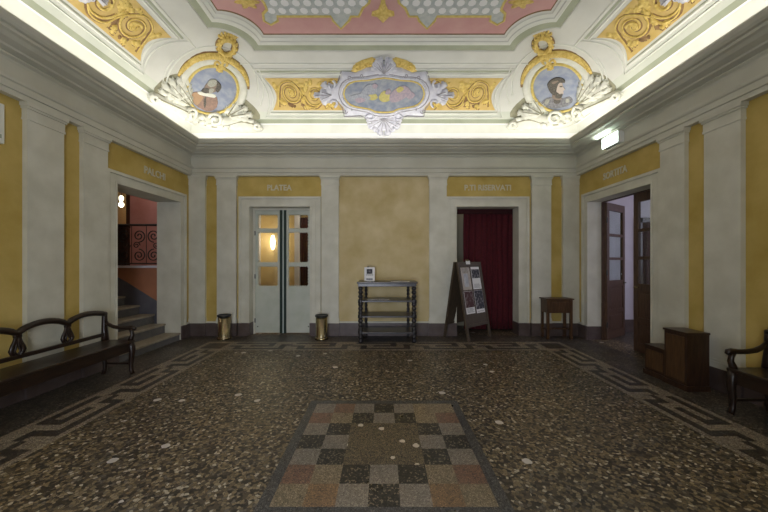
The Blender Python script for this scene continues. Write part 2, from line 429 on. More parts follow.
# ------------------------------------------------------------------ cornice: profile swept round the room
CP = [(0, 3.245), (.075, 3.245), (.075, 3.30), (.095, 3.305), (.095, 3.375), (.115, 3.385), (.125, 3.41), (.125, 3.425), (.045, 3.43),
      (.045, 3.60), (.055, 3.625), (.085, 3.645), (.085, 3.66), (.17, 3.672), (.18, 3.69), (.215, 3.70), (.26, 3.715), (.30, 3.745), (.335, 3.755),
      (.335, 3.785), (.37, 3.79), (.395, 3.81), (.42, 3.845), (.42, 3.865), (.395, 3.865), (.39, 3.85), (0, 3.85)]
b = MB(); rings = []
for d, z in CP:
    rings.append([b.bm.verts.new(p) for p in ((-WX+d, YF+d, z), (WX-d, YF+d, z), (WX-d, YB-d, z), (-WX+d, YB-d, z))])
for i in range(len(rings)):
    A, B = rings[i], rings[(i+1) % len(rings)]
    b.mi = 1 if i >= len(rings)-4 else 0
    for k in range(4): b._f([A[k], A[(k+1) % 4], B[(k+1) % 4], B[k]])
cornice = trim(b, ['cornice_paint', 'white_paint'])

# ================================================================== CEILING (coved vault)
A_, B_, Z0 = 1.5, 1.15, 3.95
def prof(t): return A_*(1-math.cos(t)), Z0+B_*math.sin(t)
TS = [0, .08, .155, .22, .29, .31, .375, .395, .455, .49] + [.49+(PI/2-.49)*i/16 for i in range(1, 17)]
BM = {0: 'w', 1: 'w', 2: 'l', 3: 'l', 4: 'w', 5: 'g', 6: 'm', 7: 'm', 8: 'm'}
def ring(d, z, n=14, nc=10):
    r = min(.62, .62*d); pts = []
    x1, y0, y1 = WX-d, YF+d, YB-d
    cs_ = [(x1-r, y1-r, 0), (-x1+r, y1-r, PI/2), (-x1+r, y0+r, PI), (x1-r, y0+r, 3*PI/2)]
    for k, (cx_, cy_, a0) in enumerate(cs_):
        for i in range(nc+1):
            a = a0+PI/2*i/nc; pts.append(Vector((cx_+r*math.cos(a), cy_+r*math.sin(a), z)))
        nx = cs_[(k+1) % 4]; a = nx[2]; e_ = Vector((nx[0]+r*math.cos(a), nx[1]+r*math.sin(a), z)); s_ = pts[-1].copy()
        for i in range(1, n): pts.append(s_.lerp(e_, i/n))
    return pts
b = MB(); b.smooth = True; rings = [[b.bm.verts.new(p) for p in ring(0, 3.84)]]
for t in TS: rings.append([b.bm.verts.new(p) for p in ring(*prof(t))])
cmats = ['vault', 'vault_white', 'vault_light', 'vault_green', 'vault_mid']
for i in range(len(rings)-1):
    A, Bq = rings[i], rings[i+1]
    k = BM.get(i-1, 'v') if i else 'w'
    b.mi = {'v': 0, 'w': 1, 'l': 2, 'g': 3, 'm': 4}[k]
    for j in range(len(A)): b._f([A[j], A[(j+1) % len(A)], Bq[(j+1) % len(A)], Bq[j]])
b.mi = 0; b._f(rings[-1])
bmesh.ops.recalc_face_normals(b.bm, faces=list(b.bm.faces))
bvh = BVHTree.FromBMesh(b.bm)
ceiling = b.build('ceiling', cmats, kind='structure')
# outer skin so the vault has thickness
b = MB(); b.box(-WX-.45, WX+.45, YF-.4, YB+.45, 5.16, 5.26); b.build('ceiling_slab', 'cream', ceiling)

# mappers: 2-D design coordinates -> (point, normal) on the vault
EYE = Vector((0, 0, 1.5))
def PX(p):
    d = Vector(((p[0]-384)/F, 1, (262-p[1])/F)).normalized()
    h = bvh.ray_cast(EYE, d)
    n = h[1]
    if n.dot(d) > 0: n = -n
    return h[0], n
def UV(side):
    def f(p):
        u, t = p; d, z = prof(t)
        n = Vector((0, -math.cos(t)/1.0, -math.sin(t))) ; n = Vector((0, -math.cos(t)*B_, -math.sin(t)*A_)).normalized()
        if side == 'B': return Vector((u, YB-d, z)), n
        if side == 'F': return Vector((u, YF+d, z)), Vector((0, -n.y, n.z))
        if side == 'L': return Vector((-WX+d, u, z)), Vector((-n.y, 0, n.z))
        return Vector((WX-d, u, z)), Vector((n.y, 0, n.z))
    return f
def FLAT(p): return Vector((p[0], p[1], 5.1)), Vector((0, 0, -1))
def in_poly(p, poly):
    x, y = p; c = False; n = len(poly)
    for i in range(n):
        x0, y0 = poly[i]; x1, y1 = poly[i-1]
        if (y0 > y) != (y1 > y) and x < (x1-x0)*(y-y0)/(y1-y0)+x0: c = not c
    return c
def edist(p, poly):
    best = 1e9; px_, py_ = p; n = len(poly)
    for i in range(n):
        x0, y0 = poly[i]; x1, y1 = poly[(i+1) % n]; dx, dy = x1-x0, y1-y0
        L2 = dx*dx+dy*dy or 1e-12; k = max(0, min(1, ((px_-x0)*dx+(py_-y0)*dy)/L2))
        best = min(best, (x0+k*dx-px_)**2+(y0+k*dy-py_)**2)
    return math.sqrt(best)
def inlay(b, poly, M, lo, hi=None, r=1, step=4.0, asp=1.0):
    """fill a closed outline; relief rises from lo at the edge to hi at distance r inside; sides run down to the vault"""
    P = []
    n = len(poly)
    for i in range(n):
        a, c = Vector(poly[i]), Vector(poly[(i+1) % n]); k = max(1, int((c-a).length/step))
        for j in range(k): P.append(tuple(a.lerp(c, j/k)))
    m = len(P); xs = [p[0] for p in P]; ys = [p[1] for p in P]; inner = []
    sy = step*asp
    nx = int((max(xs)-min(xs))/step); ny = int((max(ys)-min(ys))/sy)
    for i in range(1, nx+1):
        for j in range(1, ny+1):
            q = (min(xs)+(i-.5+.5*(j % 2))*step, min(ys)+(j-.5)*sy)
            if in_poly(q, P) and edist(q, P) > step*.35: inner.append(q)
    co = [Vector(q) for q in P+inner]
    out = geometry.delaunay_2d_cdt(co, [], [list(range(m))], 1, 1e-7)
    vs2, _, fs = out[0], out[1], out[2]
    vv = []
    cache = []
    for q in vs2:
        pt, nn = M((q.x, q.y)); lift = lo
        if hi is not None: lift = lo+(hi-lo)*math.sqrt(max(0, min(1, edist((q.x, q.y), P)/r)))
        cache.append((pt, nn)); vv.append(b.bm.verts.new(pt+nn*lift))
    old = b.smooth; b.smooth = hi is not None
    ec = {}
    for f in fs:
        b._f([vv[i] for i in f])
        for i in range(len(f)):
            k = tuple(sorted((f[i], f[(i+1) % len(f)]))); ec[k] = ec.get(k, 0)+1
    b.smooth = False; low = {}
    for (i, j), c in ec.items():
        if c == 1:
            for q in (i, j):
                if q not in low: low[q] = b.bm.verts.new(cache[q][0]-cache[q][1]*.004)
            b._f([vv[i], vv[j], low[j], low[i]])
    b.smooth = old
def bead(b, path, w, h, M, lift=0, n=6, closed=False):
    """half-round moulding laid on the vault along a path; w (m, may be a list) wide, h high"""
    pts = [M(p) for p in path]; m = len(pts)
    ws = w if isinstance(w, (list, tuple)) else [w]*m
    rings = []
    for i, (p, nn) in enumerate(pts):
        a = pts[(i-1) % m][0] if closed or i > 0 else p; c = pts[(i+1) % m][0] if closed or i < m-1 else p
        t = (c-a); t = t.normalized() if t.length > 1e-9 else Vector((1, 0, 0)); s = nn.cross(t).normalized()
        hh = h*(ws[i]/max(ws))
        rings.append([b.bm.verts.new(p+nn*lift+s*(ws[i]/2*math.cos(PI*k/n))+nn*(hh*math.sin(PI*k/n)-.003)) for k in range(n+1)])
    old = b.smooth; b.smooth = True
    for i in range(m if closed else m-1):
        A, B2 = rings[i], rings[(i+1) % m]
        for k in range(n): b._f([A[k], A[k+1], B2[k+1], B2[k]])
        b._f([A[n], A[0], B2[0], B2[n]])
    b.smooth = old
def catmull(pts, k=5, closed=False):
    out = []; n = len(pts)
    for i in range(n if closed else n-1):
        g = lambda j: Vector(pts[j % n] if closed else pts[max(0, min(n-1, j))])
        p0, p1, p2, p3 = g(i-1), g(i), g(i+1), g(i+2)
        for j in range(k):
            t = j/k
            out.append(tuple(.5*((2*p1)+(-p0+p2)*t+(2*p0-5*p1+4*p2-p3)*t*t+(-p0+3*p1-3*p2+p3)*t**3)))
    if not closed: out.append(tuple(pts[-1]))
    return out
def spiral(c, r0, r1, a0, a1, n=22, ay=1.0):
    return [(c[0]+(r0+(r1-r0)*i/n)*math.cos(a0+(a1-a0)*i/n), c[1]+ay*(r0+(r1-r0)*i/n)*math.sin(a0+(a1-a0)*i/n)) for i in range(n+1)]
def taper(n, w0, w1, bulge=0): return [w0+(w1-w0)*i/(n-1)+bulge*math.sin(PI*i/(n-1)) for i in range(n)]
def leaf(base, tip, wd, lobes=4, bend=0.0, asp=1.0):
    """lobed acanthus outline from base to tip (2-D)"""
    B0 = Vector(base); D = Vector((tip[0]-base[0], (tip[1]-base[1])/asp)); L_ = D.length; u = D/L_; v = Vector((-u.y, u.x)); out = []
    def pt(s, o): 
        q = u*(s*L_)+v*(o+bend*L_*s*s); return (B0.x+q.x, B0.y+q.y*asp)
    def side(sg):
        r = []
        for k in range(lobes):
            s0 = .08+.84*k/lobes; s1 = .08+.84*(k+1)/lobes; env = wd*(math.sin(PI*(.18+.75*(s0+s1)/2))+.1)
            r += [(s0, sg*env*.42), (s0+(s1-s0)*.45, sg*env*.88), (s1+.03, sg*env), (s1+.02, sg*env*.62)]
        return r
    L1 = side(1); L2 = side(-1)
    out = [pt(0, wd*.22)]+[pt(*q) for q in L1]+[pt(1, 0)]+[pt(*q) for q in L2[::-1]]+[pt(0, -wd*.22)]
    return out

def cp(name, m, b, label=None): return b.build(name, m, ceiling, label=label)
# ---- pink flat with moulded frame
def fr(x, y, r, n=12):
    """rectangle +-x, y range (ylo,yhi) with concave quarter-round corners"""
    ylo, yhi = y; pts = []
    for (cx_, cy_, a0) in ((x, yhi, PI*1.5), (-x, yhi, 0), (-x, ylo, PI/2), (x, ylo, PI)):
        seq = [(cx_+r*math.cos(a0-PI/2*i/n), cy_+r*math.sin(a0-PI/2*i/n)) for i in range(n+1)]
        pts.append(seq)
    return pts
def frame_path(x, y, r, n=12):
    ylo, yhi = y
    s = []
    s += [(x+r*math.cos(a), yhi+r*math.sin(a)) for a in [PI*1.5-PI/2*i/n for i in range(n+1)]]        # right back corner: from (x,yhi-r) to (x-r,yhi)
    s += [(-x+r*math.cos(a), yhi+r*math.sin(a)) for a in [-PI/2*i/n for i in range(n+1)]]
    s += [(-x+r*math.cos(a), ylo+r*math.sin(a)) for a in [PI/2-PI/2*i/n for i in range(n+1)]]
    s += [(x+r*math.cos(a), ylo+r*math.sin(a)) for a in [PI-PI/2*i/n for i in range(n+1)]]
    return s
def VAULT(p):
    h = bvh.ray_cast(Vector((p[0], p[1], 2.5)), Vector((0, 0, 1))); n = h[1]
    if n.z > 0: n = -n
    return h[0], n
inn = frame_path(2.38, (2*YC-5.0, 5.0), .48); out_ = frame_path(2.70, (2*YC-5.34, 5.34), .50)
def dens(path, s=.25):
    P = []
    for i in range(len(path)):
        a, c = Vector(path[i]), Vector(path[(i+1) % len(path)]); P.append((i, 0, a))
        k = max(1, int((c-a).length/s))
        for j in range(1, k): P.append((i, j/k, a.lerp(c, j/k)))
    return P
D = dens(inn)
b = MB(); rings = []
def ringf(f, lift):
    r = []
    for i, k, _ in D:
        a = Vector(inn[i]).lerp(Vector(inn[(i+1) % len(inn)]), k); c = Vector(out_[i]).lerp(Vector(out_[(i+1) % len(out_)]), k)
        q = a.lerp(c, f); p, n = VAULT((q.x, q.y)); r.append(b.bm.verts.new(p+Vector((0, 0, -lift))))
    return r
spec = [(-.03, -.01, 1), (-.03, .010, 1), (0.0, .016, 0), (.10, .02, 0), (.13, .032, 2), (.30, .038, 0), (.33, .05, 2), (.48, .055, 2), (.52, .05, 3), (.93, .02, 0), (.96, .03, 0), (1.0, .03, 0), (1.0, -.02, 0)]
rr_ = [ringf(f, l) for f, l, _ in spec]
for i in range(len(rr_)-1):
    b.mi = spec[i][2]
    for j in range(len(D)): b._f([rr_[i][j], rr_[i][(j+1) % len(D)], rr_[i+1][(j+1) % len(D)], rr_[i+1][j]])
cp('ceiling_frame', ['vault', 'gold_dark', 'vault_light', 'vault_green'], b)
b = MB(); inlay(b, inn, FLAT, .006, None, 1, .5); cp('rose_field', 'rose', b)

# trellis field on the flat, with scalloped gilt edge (drawn in metres on the ceiling plane)
def G(px_, py_): Y = 3.6*F/(262-py_); return ((px_-384)/F*Y, Y)
half = [G(362, -14), G(371, -7), G(369, 2), G(363, 7), G(359, 15.5), G(351, 15.5), G(349, 20), G(341, 28), G(333, 20), G(331, 15.5), G(277, 15.5), G(278, 20), G(271, 24), G(264, 20), G(263, 13), G(267, 9), G(264, 2), G(258, -6)]
yt = YC+.35
half = [(-.10, yt)]+half+[(-1.95, yt+.5), (-1.80, yt)]
def mirx(P): return [(-x, y) for x, y in P]
def miry(P): return [(x, 2*YC-y) for x, y in P]
b = MB(); bg = MB(); bl = MB()
for Q in (half, mirx(half), miry(half), miry(mirx(half))):
    inlay(b, Q, FLAT, .012, None, 1, .5); bead(bg, Q, .04, .02, FLAT, .010, closed=True)
for Q, fx, fy in ((half, 1, 1), (half, -1, 1), (half, 1, -1), (half, -1, -1)):
    for j in range(12):
        for i in range(16):
            x = -2.15+.155*i+(.0775 if j % 2 else 0); y = yt+.05+.135*j
            if in_poly((x, y), half) and edist((x, y), half) > .045:
                c = [(fx*(x+.056*math.cos(PI*k/4+.39)), (YC+fy*(y+.0-YC))+.056*math.sin(PI*k/4+.39)) for k in range(8)]
                inlay(bl, c, FLAT, .017, None, 1, 1)
cp('trellis_field', 'trellis', b); cp('gilt_edging', 'gold_trim', bg); cp('blossom_pattern', 'blossom', bl)
# fleuron in the gap and small gilt flowers in the corners of the rose field
b = MB()
for sy in (1, -1):
    P = [(382, -10), (380.5, 3), (378, 9), (372, 11), (371.5, 15), (377, 16), (380, 19), (383, 22), (386, 19), (389, 16), (394.5, 15), (394, 11), (388, 9), (385.5, 3), (384, -10)]
    Q = [G(*p) for p in P]; 
    if sy < 0: Q = miry(Q)
    inlay(b, Q, FLAT, .015, .045, .06, .05)
    for sx in (1, -1):
        c = Vector(G(247, 1.5)); c.x *= sx; 
        if sy < 0: c.y = 2*YC-c.y
        Q = [(c.x+(.14+.04*math.cos(6*a))*math.cos(a), c.y+(.14+.04*math.cos(6*a))*.7*math.sin(a)) for a in [2*PI*k/30 for k in range(30)]]
        inlay(b, Q, FLAT, .012, .04, .07, .06)
cp('gilt_fleuron', 'gold_leaf', b)

# ---- cove decoration, drawn once in picture units of the far wall and laid on each wall in turn
def t_of(py):
    lo, hi = 0.02, 1.45
    for _ in range(40):
        m = (lo+hi)/2; d, z = prof(m)
        if (z-1.5)/(YB-d) < (262-py)/F: lo = m
        else: hi = m
    return lo
def K(p):
    t = t_of(p[1]); d, z = prof(t); return ((p[0]-384)/F*(YB-d), t)
def mp2(P, cx_=384): return [(2*cx_-x, y) for x, y in P]
def full(L): return L+[(768-x, y) for x, y in L[::-1] if abs(x-384) > .4]
def panel_end(sg, off, t0, t1, dep=.13, n=8): return [(sg*(2.20+off-dep*math.sin(PI*i/n)), t0+(t1-t0)*i/n) for i in range(n+1)]
frame_out = [(384, 66), (377, 66), (366, 67), (355, 72), (342, 71), (339.5, 79.7), (335, 85), (325, 80.6), (329, 87), (316, 94.5), (326, 97.5), (326, 103.5), (338, 101), (343.5, 107.5), (345.5, 116), (362, 115), (369, 119), (384, 120)]
pic_out = [(384, 76), (368, 78.5), (355, 79.5), (347, 84), (344, 92.5), (347.5, 101), (355, 105.7), (370, 108.4), (375, 111), (384, 111.8)]
def decorate(side):
    lr = side in 'LR'; uo = YC if lr else 0; dt = .06 if lr else 0
    Mw = UV(side); sgn = -1 if side in 'RF' else 1
    M = lambda p: Mw((p[0]*sgn+uo, p[1]+dt))
    MK = lambda p: M(K(p))
    t0, t1 = .51, .957
    # mouldings round the panel
    b = MB()
    for off, a, c, w_ in ((.07, t0-.05, t1+.05, .035), (.16, t0-.11, t1+.12, .02)):
        P = panel_end(1, off, a, c)+[(2.2*(1-i/10)*1-2.2*(i/10), c) for i in range(1, 10)]+panel_end(-1, off, a, c)[::-1]+[(-2.2*(1-i/10)+2.2*(i/10), a) for i in range(1, 10)]
        bead(b, P, w_, .018, M, closed=True)
    P = [(-2.55+5.1*i/24, 1.145-dt) for i in range(25)]; bead(b, P, .03, .016, M)
    cp('panel_moulding', 'vault_light', b)
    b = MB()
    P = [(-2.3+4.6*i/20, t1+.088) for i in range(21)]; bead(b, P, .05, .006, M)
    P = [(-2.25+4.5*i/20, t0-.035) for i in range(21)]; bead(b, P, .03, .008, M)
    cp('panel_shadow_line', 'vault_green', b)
    # ground
    b = MB(); Q = panel_end(1, 0, t0, t1)+[(2.2-4.4*i/14, t1) for i in range(1, 14)]+panel_end(-1, 0, t0, t1)[::-1]+[(-2.2+4.4*i/14, t0) for i in range(1, 14)]
    inlay(b, Q, M, .006, None, 1, .16, .7); cp('gilt_panel', 'gold_ground', b)
    # scrolls
    bd = MB(); bl = MB()
    for s in (1, -1):
        def m(P): return [(s*x, y) for x, y in P]
        am = .7
        mid = (t0+t1)/2
        sc = [((1.78, mid+.02), .19, 1), ((1.33, mid-.02), .20, -1), ((.95, mid+.04), .15, 1)]
        for (c, r, hd) in sc:
            P = spiral(c, r, .03, (PI if hd > 0 else 0), (PI if hd > 0 else 0)+hd*3.3*PI, 34, .82)
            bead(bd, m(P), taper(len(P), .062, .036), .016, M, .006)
            bead(bl, m([(x, y+.008) for x, y in P]), taper(len(P), .036, .02), .022, M, .010)
            P = spiral((c[0]+.02, c[1]), r*.45, .02, 1, 1+hd*2*PI, 16, .8)
            bead(bl, m(P), taper(len(P), .05, .02), .024, M, .008)
        stem = catmull([(2.06, t0+.05), (2.0, mid+.02), (1.92, t1-.08), (1.72, t1-.05), (1.56, mid), (1.50, t0+.07), (1.30, t0+.04), (1.12, mid), (1.02, t1-.04), (.85, t1-.07), (.72, mid)], 4)
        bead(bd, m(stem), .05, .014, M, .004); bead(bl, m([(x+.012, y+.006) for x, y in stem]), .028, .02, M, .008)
        k = 0
        for (bs, tp, wd) in (((1.97, mid), (2.10, t1-.06), .045), ((1.96, mid-.05), (2.08, t0+.09), .05), ((1.72, t1-.08), (1.60, t1-.03), .04), ((1.55, mid), (1.62, t0+.05), .05), ((1.52, mid+.03), (1.45, t1-.03), .055),
                            ((1.12, mid), (1.20, t1-.04), .05), ((1.10, mid-.04), (1.02, t0+.05), .06), ((.9, mid+.05), (.80, t0+.06), .06), ((1.33, mid-.03), (1.28, mid+.08), .045), ((1.80, mid-.02), (1.76, mid+.09), .045), ((.95, mid), (.98, mid+.10), .05), ((1.88, t0+.1), (1.74, t0+.04), .04)):
            P = leaf(bs, tp, wd, 3, .1*(-1)**k, .8); k += 1
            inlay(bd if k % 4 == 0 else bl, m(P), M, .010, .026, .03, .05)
    rs = random.Random(5)
    for s in (1, -1):
        for (cu, cr) in (((1.78, mid+.02), .2), ((1.33, mid-.02), .2), ((.95, mid+.04), .17)):
            for a in range(7):
                an = a*2*PI/7+rs.uniform(-.3, .3); r0 = cr*1.02; r1 = r0+rs.uniform(.07, .13)
                bs = (cu[0]+r0*math.cos(an), cu[1]+.8*r0*math.sin(an)); tp = (cu[0]+r1*math.cos(an+.35), cu[1]+.8*r1*math.sin(an+.35))
                if not (t0+.02 < tp[1] < t1-.02 and t0+.02 < bs[1] < t1-.02 and tp[0] < 2.05): continue
                sh_ = lambda P, o: [(s*(x+o), y-o*.6) for x, y in P]
                L1 = leaf(bs, tp, .042, 3, .15*(-1)**a, .8)
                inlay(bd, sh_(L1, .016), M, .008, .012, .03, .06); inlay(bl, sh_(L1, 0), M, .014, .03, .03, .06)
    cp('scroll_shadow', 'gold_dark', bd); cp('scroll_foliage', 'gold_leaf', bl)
    # gilt wings behind the top of the cartouche
    b = MB()
    for fl in (0, 1):
        g = (lambda P: mp2(P)) if fl else (lambda P: P)
        inlay(b, g([(351, 71), (354, 64), (362, 60), (372, 57), (378, 60), (378, 68), (366, 68), (356, 73)]), MK, .006, .03, 2, 3)
        for c in ((358, 66), (366, 62.5)): bead(b, g(spiral(c, 4, .8, 0, 8, 18, .8)), .04, .03, MK, .02)
    cp('gilt_wing', 'gold_leaf', b)
    # cartouche
    b = MB(); inlay(b, full(frame_out), MK, .02, .055, 4, 3.2)
    pic = full(pic_out)
    grow = [(384+(x-384)*1.06, 94+(y-94)*1.12) for x, y in pic]
    bead(b, catmull(grow, 2, True), .055, .05, MK, .03, closed=True)
    for fl in (0, 1):
        g = (lambda P: mp2(P)) if fl else (lambda P: P)
        for c, r, a0, a1 in (((331, 84), 5, -1.2, 3.6), ((333, 102), 5, 1.2, -3.6), ((371, 117.5), 5, 3, 8)):
            bead(b, g(spiral(c, r, 1.2, a0, a1, 14)), .045, .04, MK, .035)
        for tp in ((313.5, 94.5), (320, 90), (320, 99), (323, 104), (322, 82)):
            inlay(b, g(leaf((333, 93.5), tp, 3.2, 2)), MK, .045, .07, 2, 3)
        for tp in ((366, 121), (368, 128), (374, 132), (380, 136)):
            inlay(b, g(leaf((383, 118), tp, 4.2, 3)), MK, .03, .06, 2, 3)
        for tp in ((373, 61), (376, 58), (380, 56.5), (371, 66)):
            inlay(b, g(leaf((383.5, 73), tp, 2.6, 2)), MK, .05, .08, 1.5, 3)
    cart = cp('cartouche', 'stucco_lilac', b, 'pale lilac scrolled frame')
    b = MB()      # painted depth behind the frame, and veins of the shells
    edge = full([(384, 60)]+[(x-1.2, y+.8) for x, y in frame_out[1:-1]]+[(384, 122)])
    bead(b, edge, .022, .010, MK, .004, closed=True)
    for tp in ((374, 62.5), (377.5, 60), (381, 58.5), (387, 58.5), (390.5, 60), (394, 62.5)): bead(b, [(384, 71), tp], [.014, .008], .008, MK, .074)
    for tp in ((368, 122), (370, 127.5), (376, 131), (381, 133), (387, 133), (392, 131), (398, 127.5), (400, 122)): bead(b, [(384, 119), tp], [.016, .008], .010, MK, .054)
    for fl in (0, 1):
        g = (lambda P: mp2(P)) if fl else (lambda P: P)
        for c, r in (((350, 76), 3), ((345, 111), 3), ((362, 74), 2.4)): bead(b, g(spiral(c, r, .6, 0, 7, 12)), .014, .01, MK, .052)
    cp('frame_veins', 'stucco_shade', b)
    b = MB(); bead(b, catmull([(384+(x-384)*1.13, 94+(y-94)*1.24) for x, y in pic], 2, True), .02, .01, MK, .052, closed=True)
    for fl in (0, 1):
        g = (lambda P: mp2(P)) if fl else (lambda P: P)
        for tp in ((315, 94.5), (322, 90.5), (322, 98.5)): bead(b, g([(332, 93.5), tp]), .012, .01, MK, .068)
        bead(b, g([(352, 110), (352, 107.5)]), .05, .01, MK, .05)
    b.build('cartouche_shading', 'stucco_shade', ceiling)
    b = MB(); inlay(b, pic, MK, .062, None, 1, 3); pc = b.build('cartouche_painting', 'cloud_blue', ceiling, label='faded painting of reclining figures on clouds')
    b = MB(); bead(b, catmull(pic, 2, True), .03, .012, MK, .062, closed=True); b.build('gilt_fillet', 'gold_trim', ceiling)
    b = MB()
    for P, mi in (([(361, 92), (366, 84), (372, 82), (377, 86), (376, 92), (368, 93)], 2), ([(350, 95), (362, 92), (371, 96), (364, 100), (352, 98)], 2),
                  ([(369, 93), (374, 91), (378, 96), (374, 99), (369, 98)], 0), ([(379, 95), (384, 89), (390, 93), (390, 99), (384, 101), (380, 99)], 0),
                  ([(390, 93), (397, 86), (405, 84), (411, 90), (404, 97), (396, 101), (390, 100)], 1), ([(404, 92), (411, 90), (415, 94), (409, 98)], 1),
                  ([(372, 84), (375, 81.5), (378, 84), (375, 87)], 1), ([(355, 98), (361, 96), (366, 99), (359, 102)], 1), ([(385, 92), (388, 87), (391, 89), (389, 93)], 1), ([(396, 88), (400, 84.5), (404, 87), (399, 91)], 0)):
        b.mi = mi; lf = .066+.0012*len(P)*(1 if len(P) < 5 else .3)+.001*mi; inlay(b, catmull(P, 2, True), MK, lf, None, 1, 3)
    b.build('painted_figures', ['drape_yellow', 'drape_pink', 'drape_grey'], ceiling)
for s_ in 'BLRF': decorate(s_)

# ---- corner portrait medallions
def medallion(right):
    M = (lambda p: PX((770-p[0], p[1]-2))) if right else PX
    before = set(ceiling.children)
    c = (212, 89); a_, b_ = 26.0, 24.0
    def el(k, a0=0, a1=2*PI, n=40, cl=True): 
        return [(c[0]+a_*k*math.cos(a0+(a1-a0)*i/n), c[1]+b_*k*math.sin(a0+(a1-a0)*i/n)) for i in range(n if cl else n+1)]
    # field arcs round the medallion
    b = MB()
    bead(b, el(1.78, PI*.98, PI*2.06, 40, False), .035, .018, M); bead(b, el(1.92, PI*1.0, PI*1.22, 12, False), .022, .014, M)
    bead(b, el(1.98, PI*1.86, PI*2.12, 12, False), .022, .014, M)
    cp('medallion_surround', 'vault_light', b)
    b = MB(); ring_ = el(1.20, PI*.93, PI*2.15, 40, False)
    bead(b, ring_, .15, .06, M, .004); cp('medallion_hood', 'stucco', b)
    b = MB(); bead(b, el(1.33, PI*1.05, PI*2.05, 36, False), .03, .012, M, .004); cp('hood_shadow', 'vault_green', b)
    b = MB(); inlay(b, el(1.0), M, .03, None, 1, 4); cp('portrait_ground', 'sky_blue', b, 'grey-blue painted portrait roundel')
    b = MB(); bead(b, el(1.02), .055, .045, M, .02, closed=True); cp('portrait_ring', 'gold_trim', b)
    b = MB(); 
    def sh(P, mi, l, sm=2):
        b.mi = mi; inlay(b, catmull(P, sm, True), M, l, None, 1, 4)
    if right:   # dark curly-haired man in armour, in profile; outlines are given in the right-hand frame
        q = lambda P: [(770-x, y+2) for x, y in P]
        sh(q([(540.4, 103), (546, 97.4), (554, 96.2), (562.9, 97.4), (569.6, 95.1), (573.6, 99.6), (567.4, 105.2), (556, 108), (543.8, 106.3)]), 4, .036)
        sh(q([(545, 99.5), (549, 98.5), (547, 103.5), (543.5, 103.5)]), 7, .040); sh(q([(566, 98), (569.5, 97.5), (569, 101), (565.5, 101.5)]), 7, .040)
        sh(q([(553, 99), (560, 99.5), (558, 103), (554, 103)]), 1, .040)
        sh(q([(553, 92), (560, 93), (561, 98), (556, 99.5), (551.5, 97)]), 2, .040)
        sh(q([(558, 80.5), (562.2, 81.2), (563.2, 85), (565.2, 88), (563.2, 89.2), (563.6, 92), (561.2, 95), (557, 93.6), (555.5, 88.5), (556.5, 83.5)]), 8, .044, 1)
        sh(q([(556, 91), (559, 92), (562.8, 92.3), (561.5, 95.5), (558.5, 97.8), (554.5, 96.5)]), 1, .046)
        sh(q([(559.5, 84.2), (562.6, 84), (562.6, 85.2), (560, 85.4)]), 1, .047, 1)
        sh(q([(548, 88.4), (546.8, 84), (549, 80), (553.9, 76.6), (559, 75.8), (564.5, 77.8), (565, 81), (560, 80.8), (557.5, 84), (556, 89), (553.9, 94.5), (550, 92)]), 1, .048)
        sh(q([(551, 81), (555, 79), (559, 78.8), (554, 82)]), 9, .050)
    else:       # grey-bearded man looking down over his shoulder
        sh([(188.3, 95.2), (192.8, 90.7), (200, 91), (207.4, 94), (217.5, 96.5), (217.5, 107), (210, 111), (203, 109), (194, 103)], 3, .036)
        sh([(188.8, 95.2), (192.8, 91), (199, 92), (203.5, 96), (201, 100), (197, 104), (192, 100)], 5, .040)
        sh([(204, 100), (206, 95), (207, 102), (205.5, 108)], 1, .040)
        sh([(197, 90.5), (203, 90.5), (209, 92.2), (216, 94), (215.5, 97), (207, 95.2), (199, 93)], 6, .043)
        sh([(205, 84), (210, 80), (216, 81.5), (219, 86), (216, 91), (209, 92), (204, 90.5)], 2, .044)
        sh([(201, 89.6), (205.2, 86.2), (209, 87), (210, 90.4), (206.5, 91.8)], 1, .047)
        sh([(207, 82.5), (209.7, 78.3), (214, 77.8), (217.5, 79.4), (216, 84), (211, 85.5)], 0, .048)
        sh([(217, 79.4), (221, 83), (221.6, 87.5), (218.5, 91.5), (216, 88), (217.5, 84)], 1, .049)
        sh([(209, 88), (212, 86.5), (215, 88.5), (212.5, 92), (209.5, 91.5)], 0, .050)
    cp('portrait_figure', ['hair_grey', 'hair_dark', 'skin_shade', 'coat_brown', 'armour', 'coat_tan', 'stucco', 'hair_grey', 'skin_pale', 'skin_shade'], b)
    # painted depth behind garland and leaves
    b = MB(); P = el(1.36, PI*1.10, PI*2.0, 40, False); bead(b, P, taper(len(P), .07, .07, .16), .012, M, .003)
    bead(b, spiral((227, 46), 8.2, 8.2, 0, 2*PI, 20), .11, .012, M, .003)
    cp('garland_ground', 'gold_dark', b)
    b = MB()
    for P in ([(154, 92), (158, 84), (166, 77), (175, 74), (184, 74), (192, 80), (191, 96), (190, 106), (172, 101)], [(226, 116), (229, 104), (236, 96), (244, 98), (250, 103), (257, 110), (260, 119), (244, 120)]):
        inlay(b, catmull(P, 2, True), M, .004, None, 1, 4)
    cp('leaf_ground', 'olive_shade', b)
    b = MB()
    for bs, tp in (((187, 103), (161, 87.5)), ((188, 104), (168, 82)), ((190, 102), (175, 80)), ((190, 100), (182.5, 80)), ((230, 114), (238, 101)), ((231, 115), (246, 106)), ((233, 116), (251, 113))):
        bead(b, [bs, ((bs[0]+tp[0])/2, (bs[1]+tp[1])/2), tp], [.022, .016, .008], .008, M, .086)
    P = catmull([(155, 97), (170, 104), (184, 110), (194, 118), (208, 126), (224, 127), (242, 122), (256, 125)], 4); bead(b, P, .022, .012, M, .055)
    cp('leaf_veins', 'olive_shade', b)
    # gilt garland and crest
    b = MB()
    P = el(1.40, PI*1.13, PI*1.97, 40, False); bead(b, P, taper(len(P), .05, .05, .09), .05, M, .005)
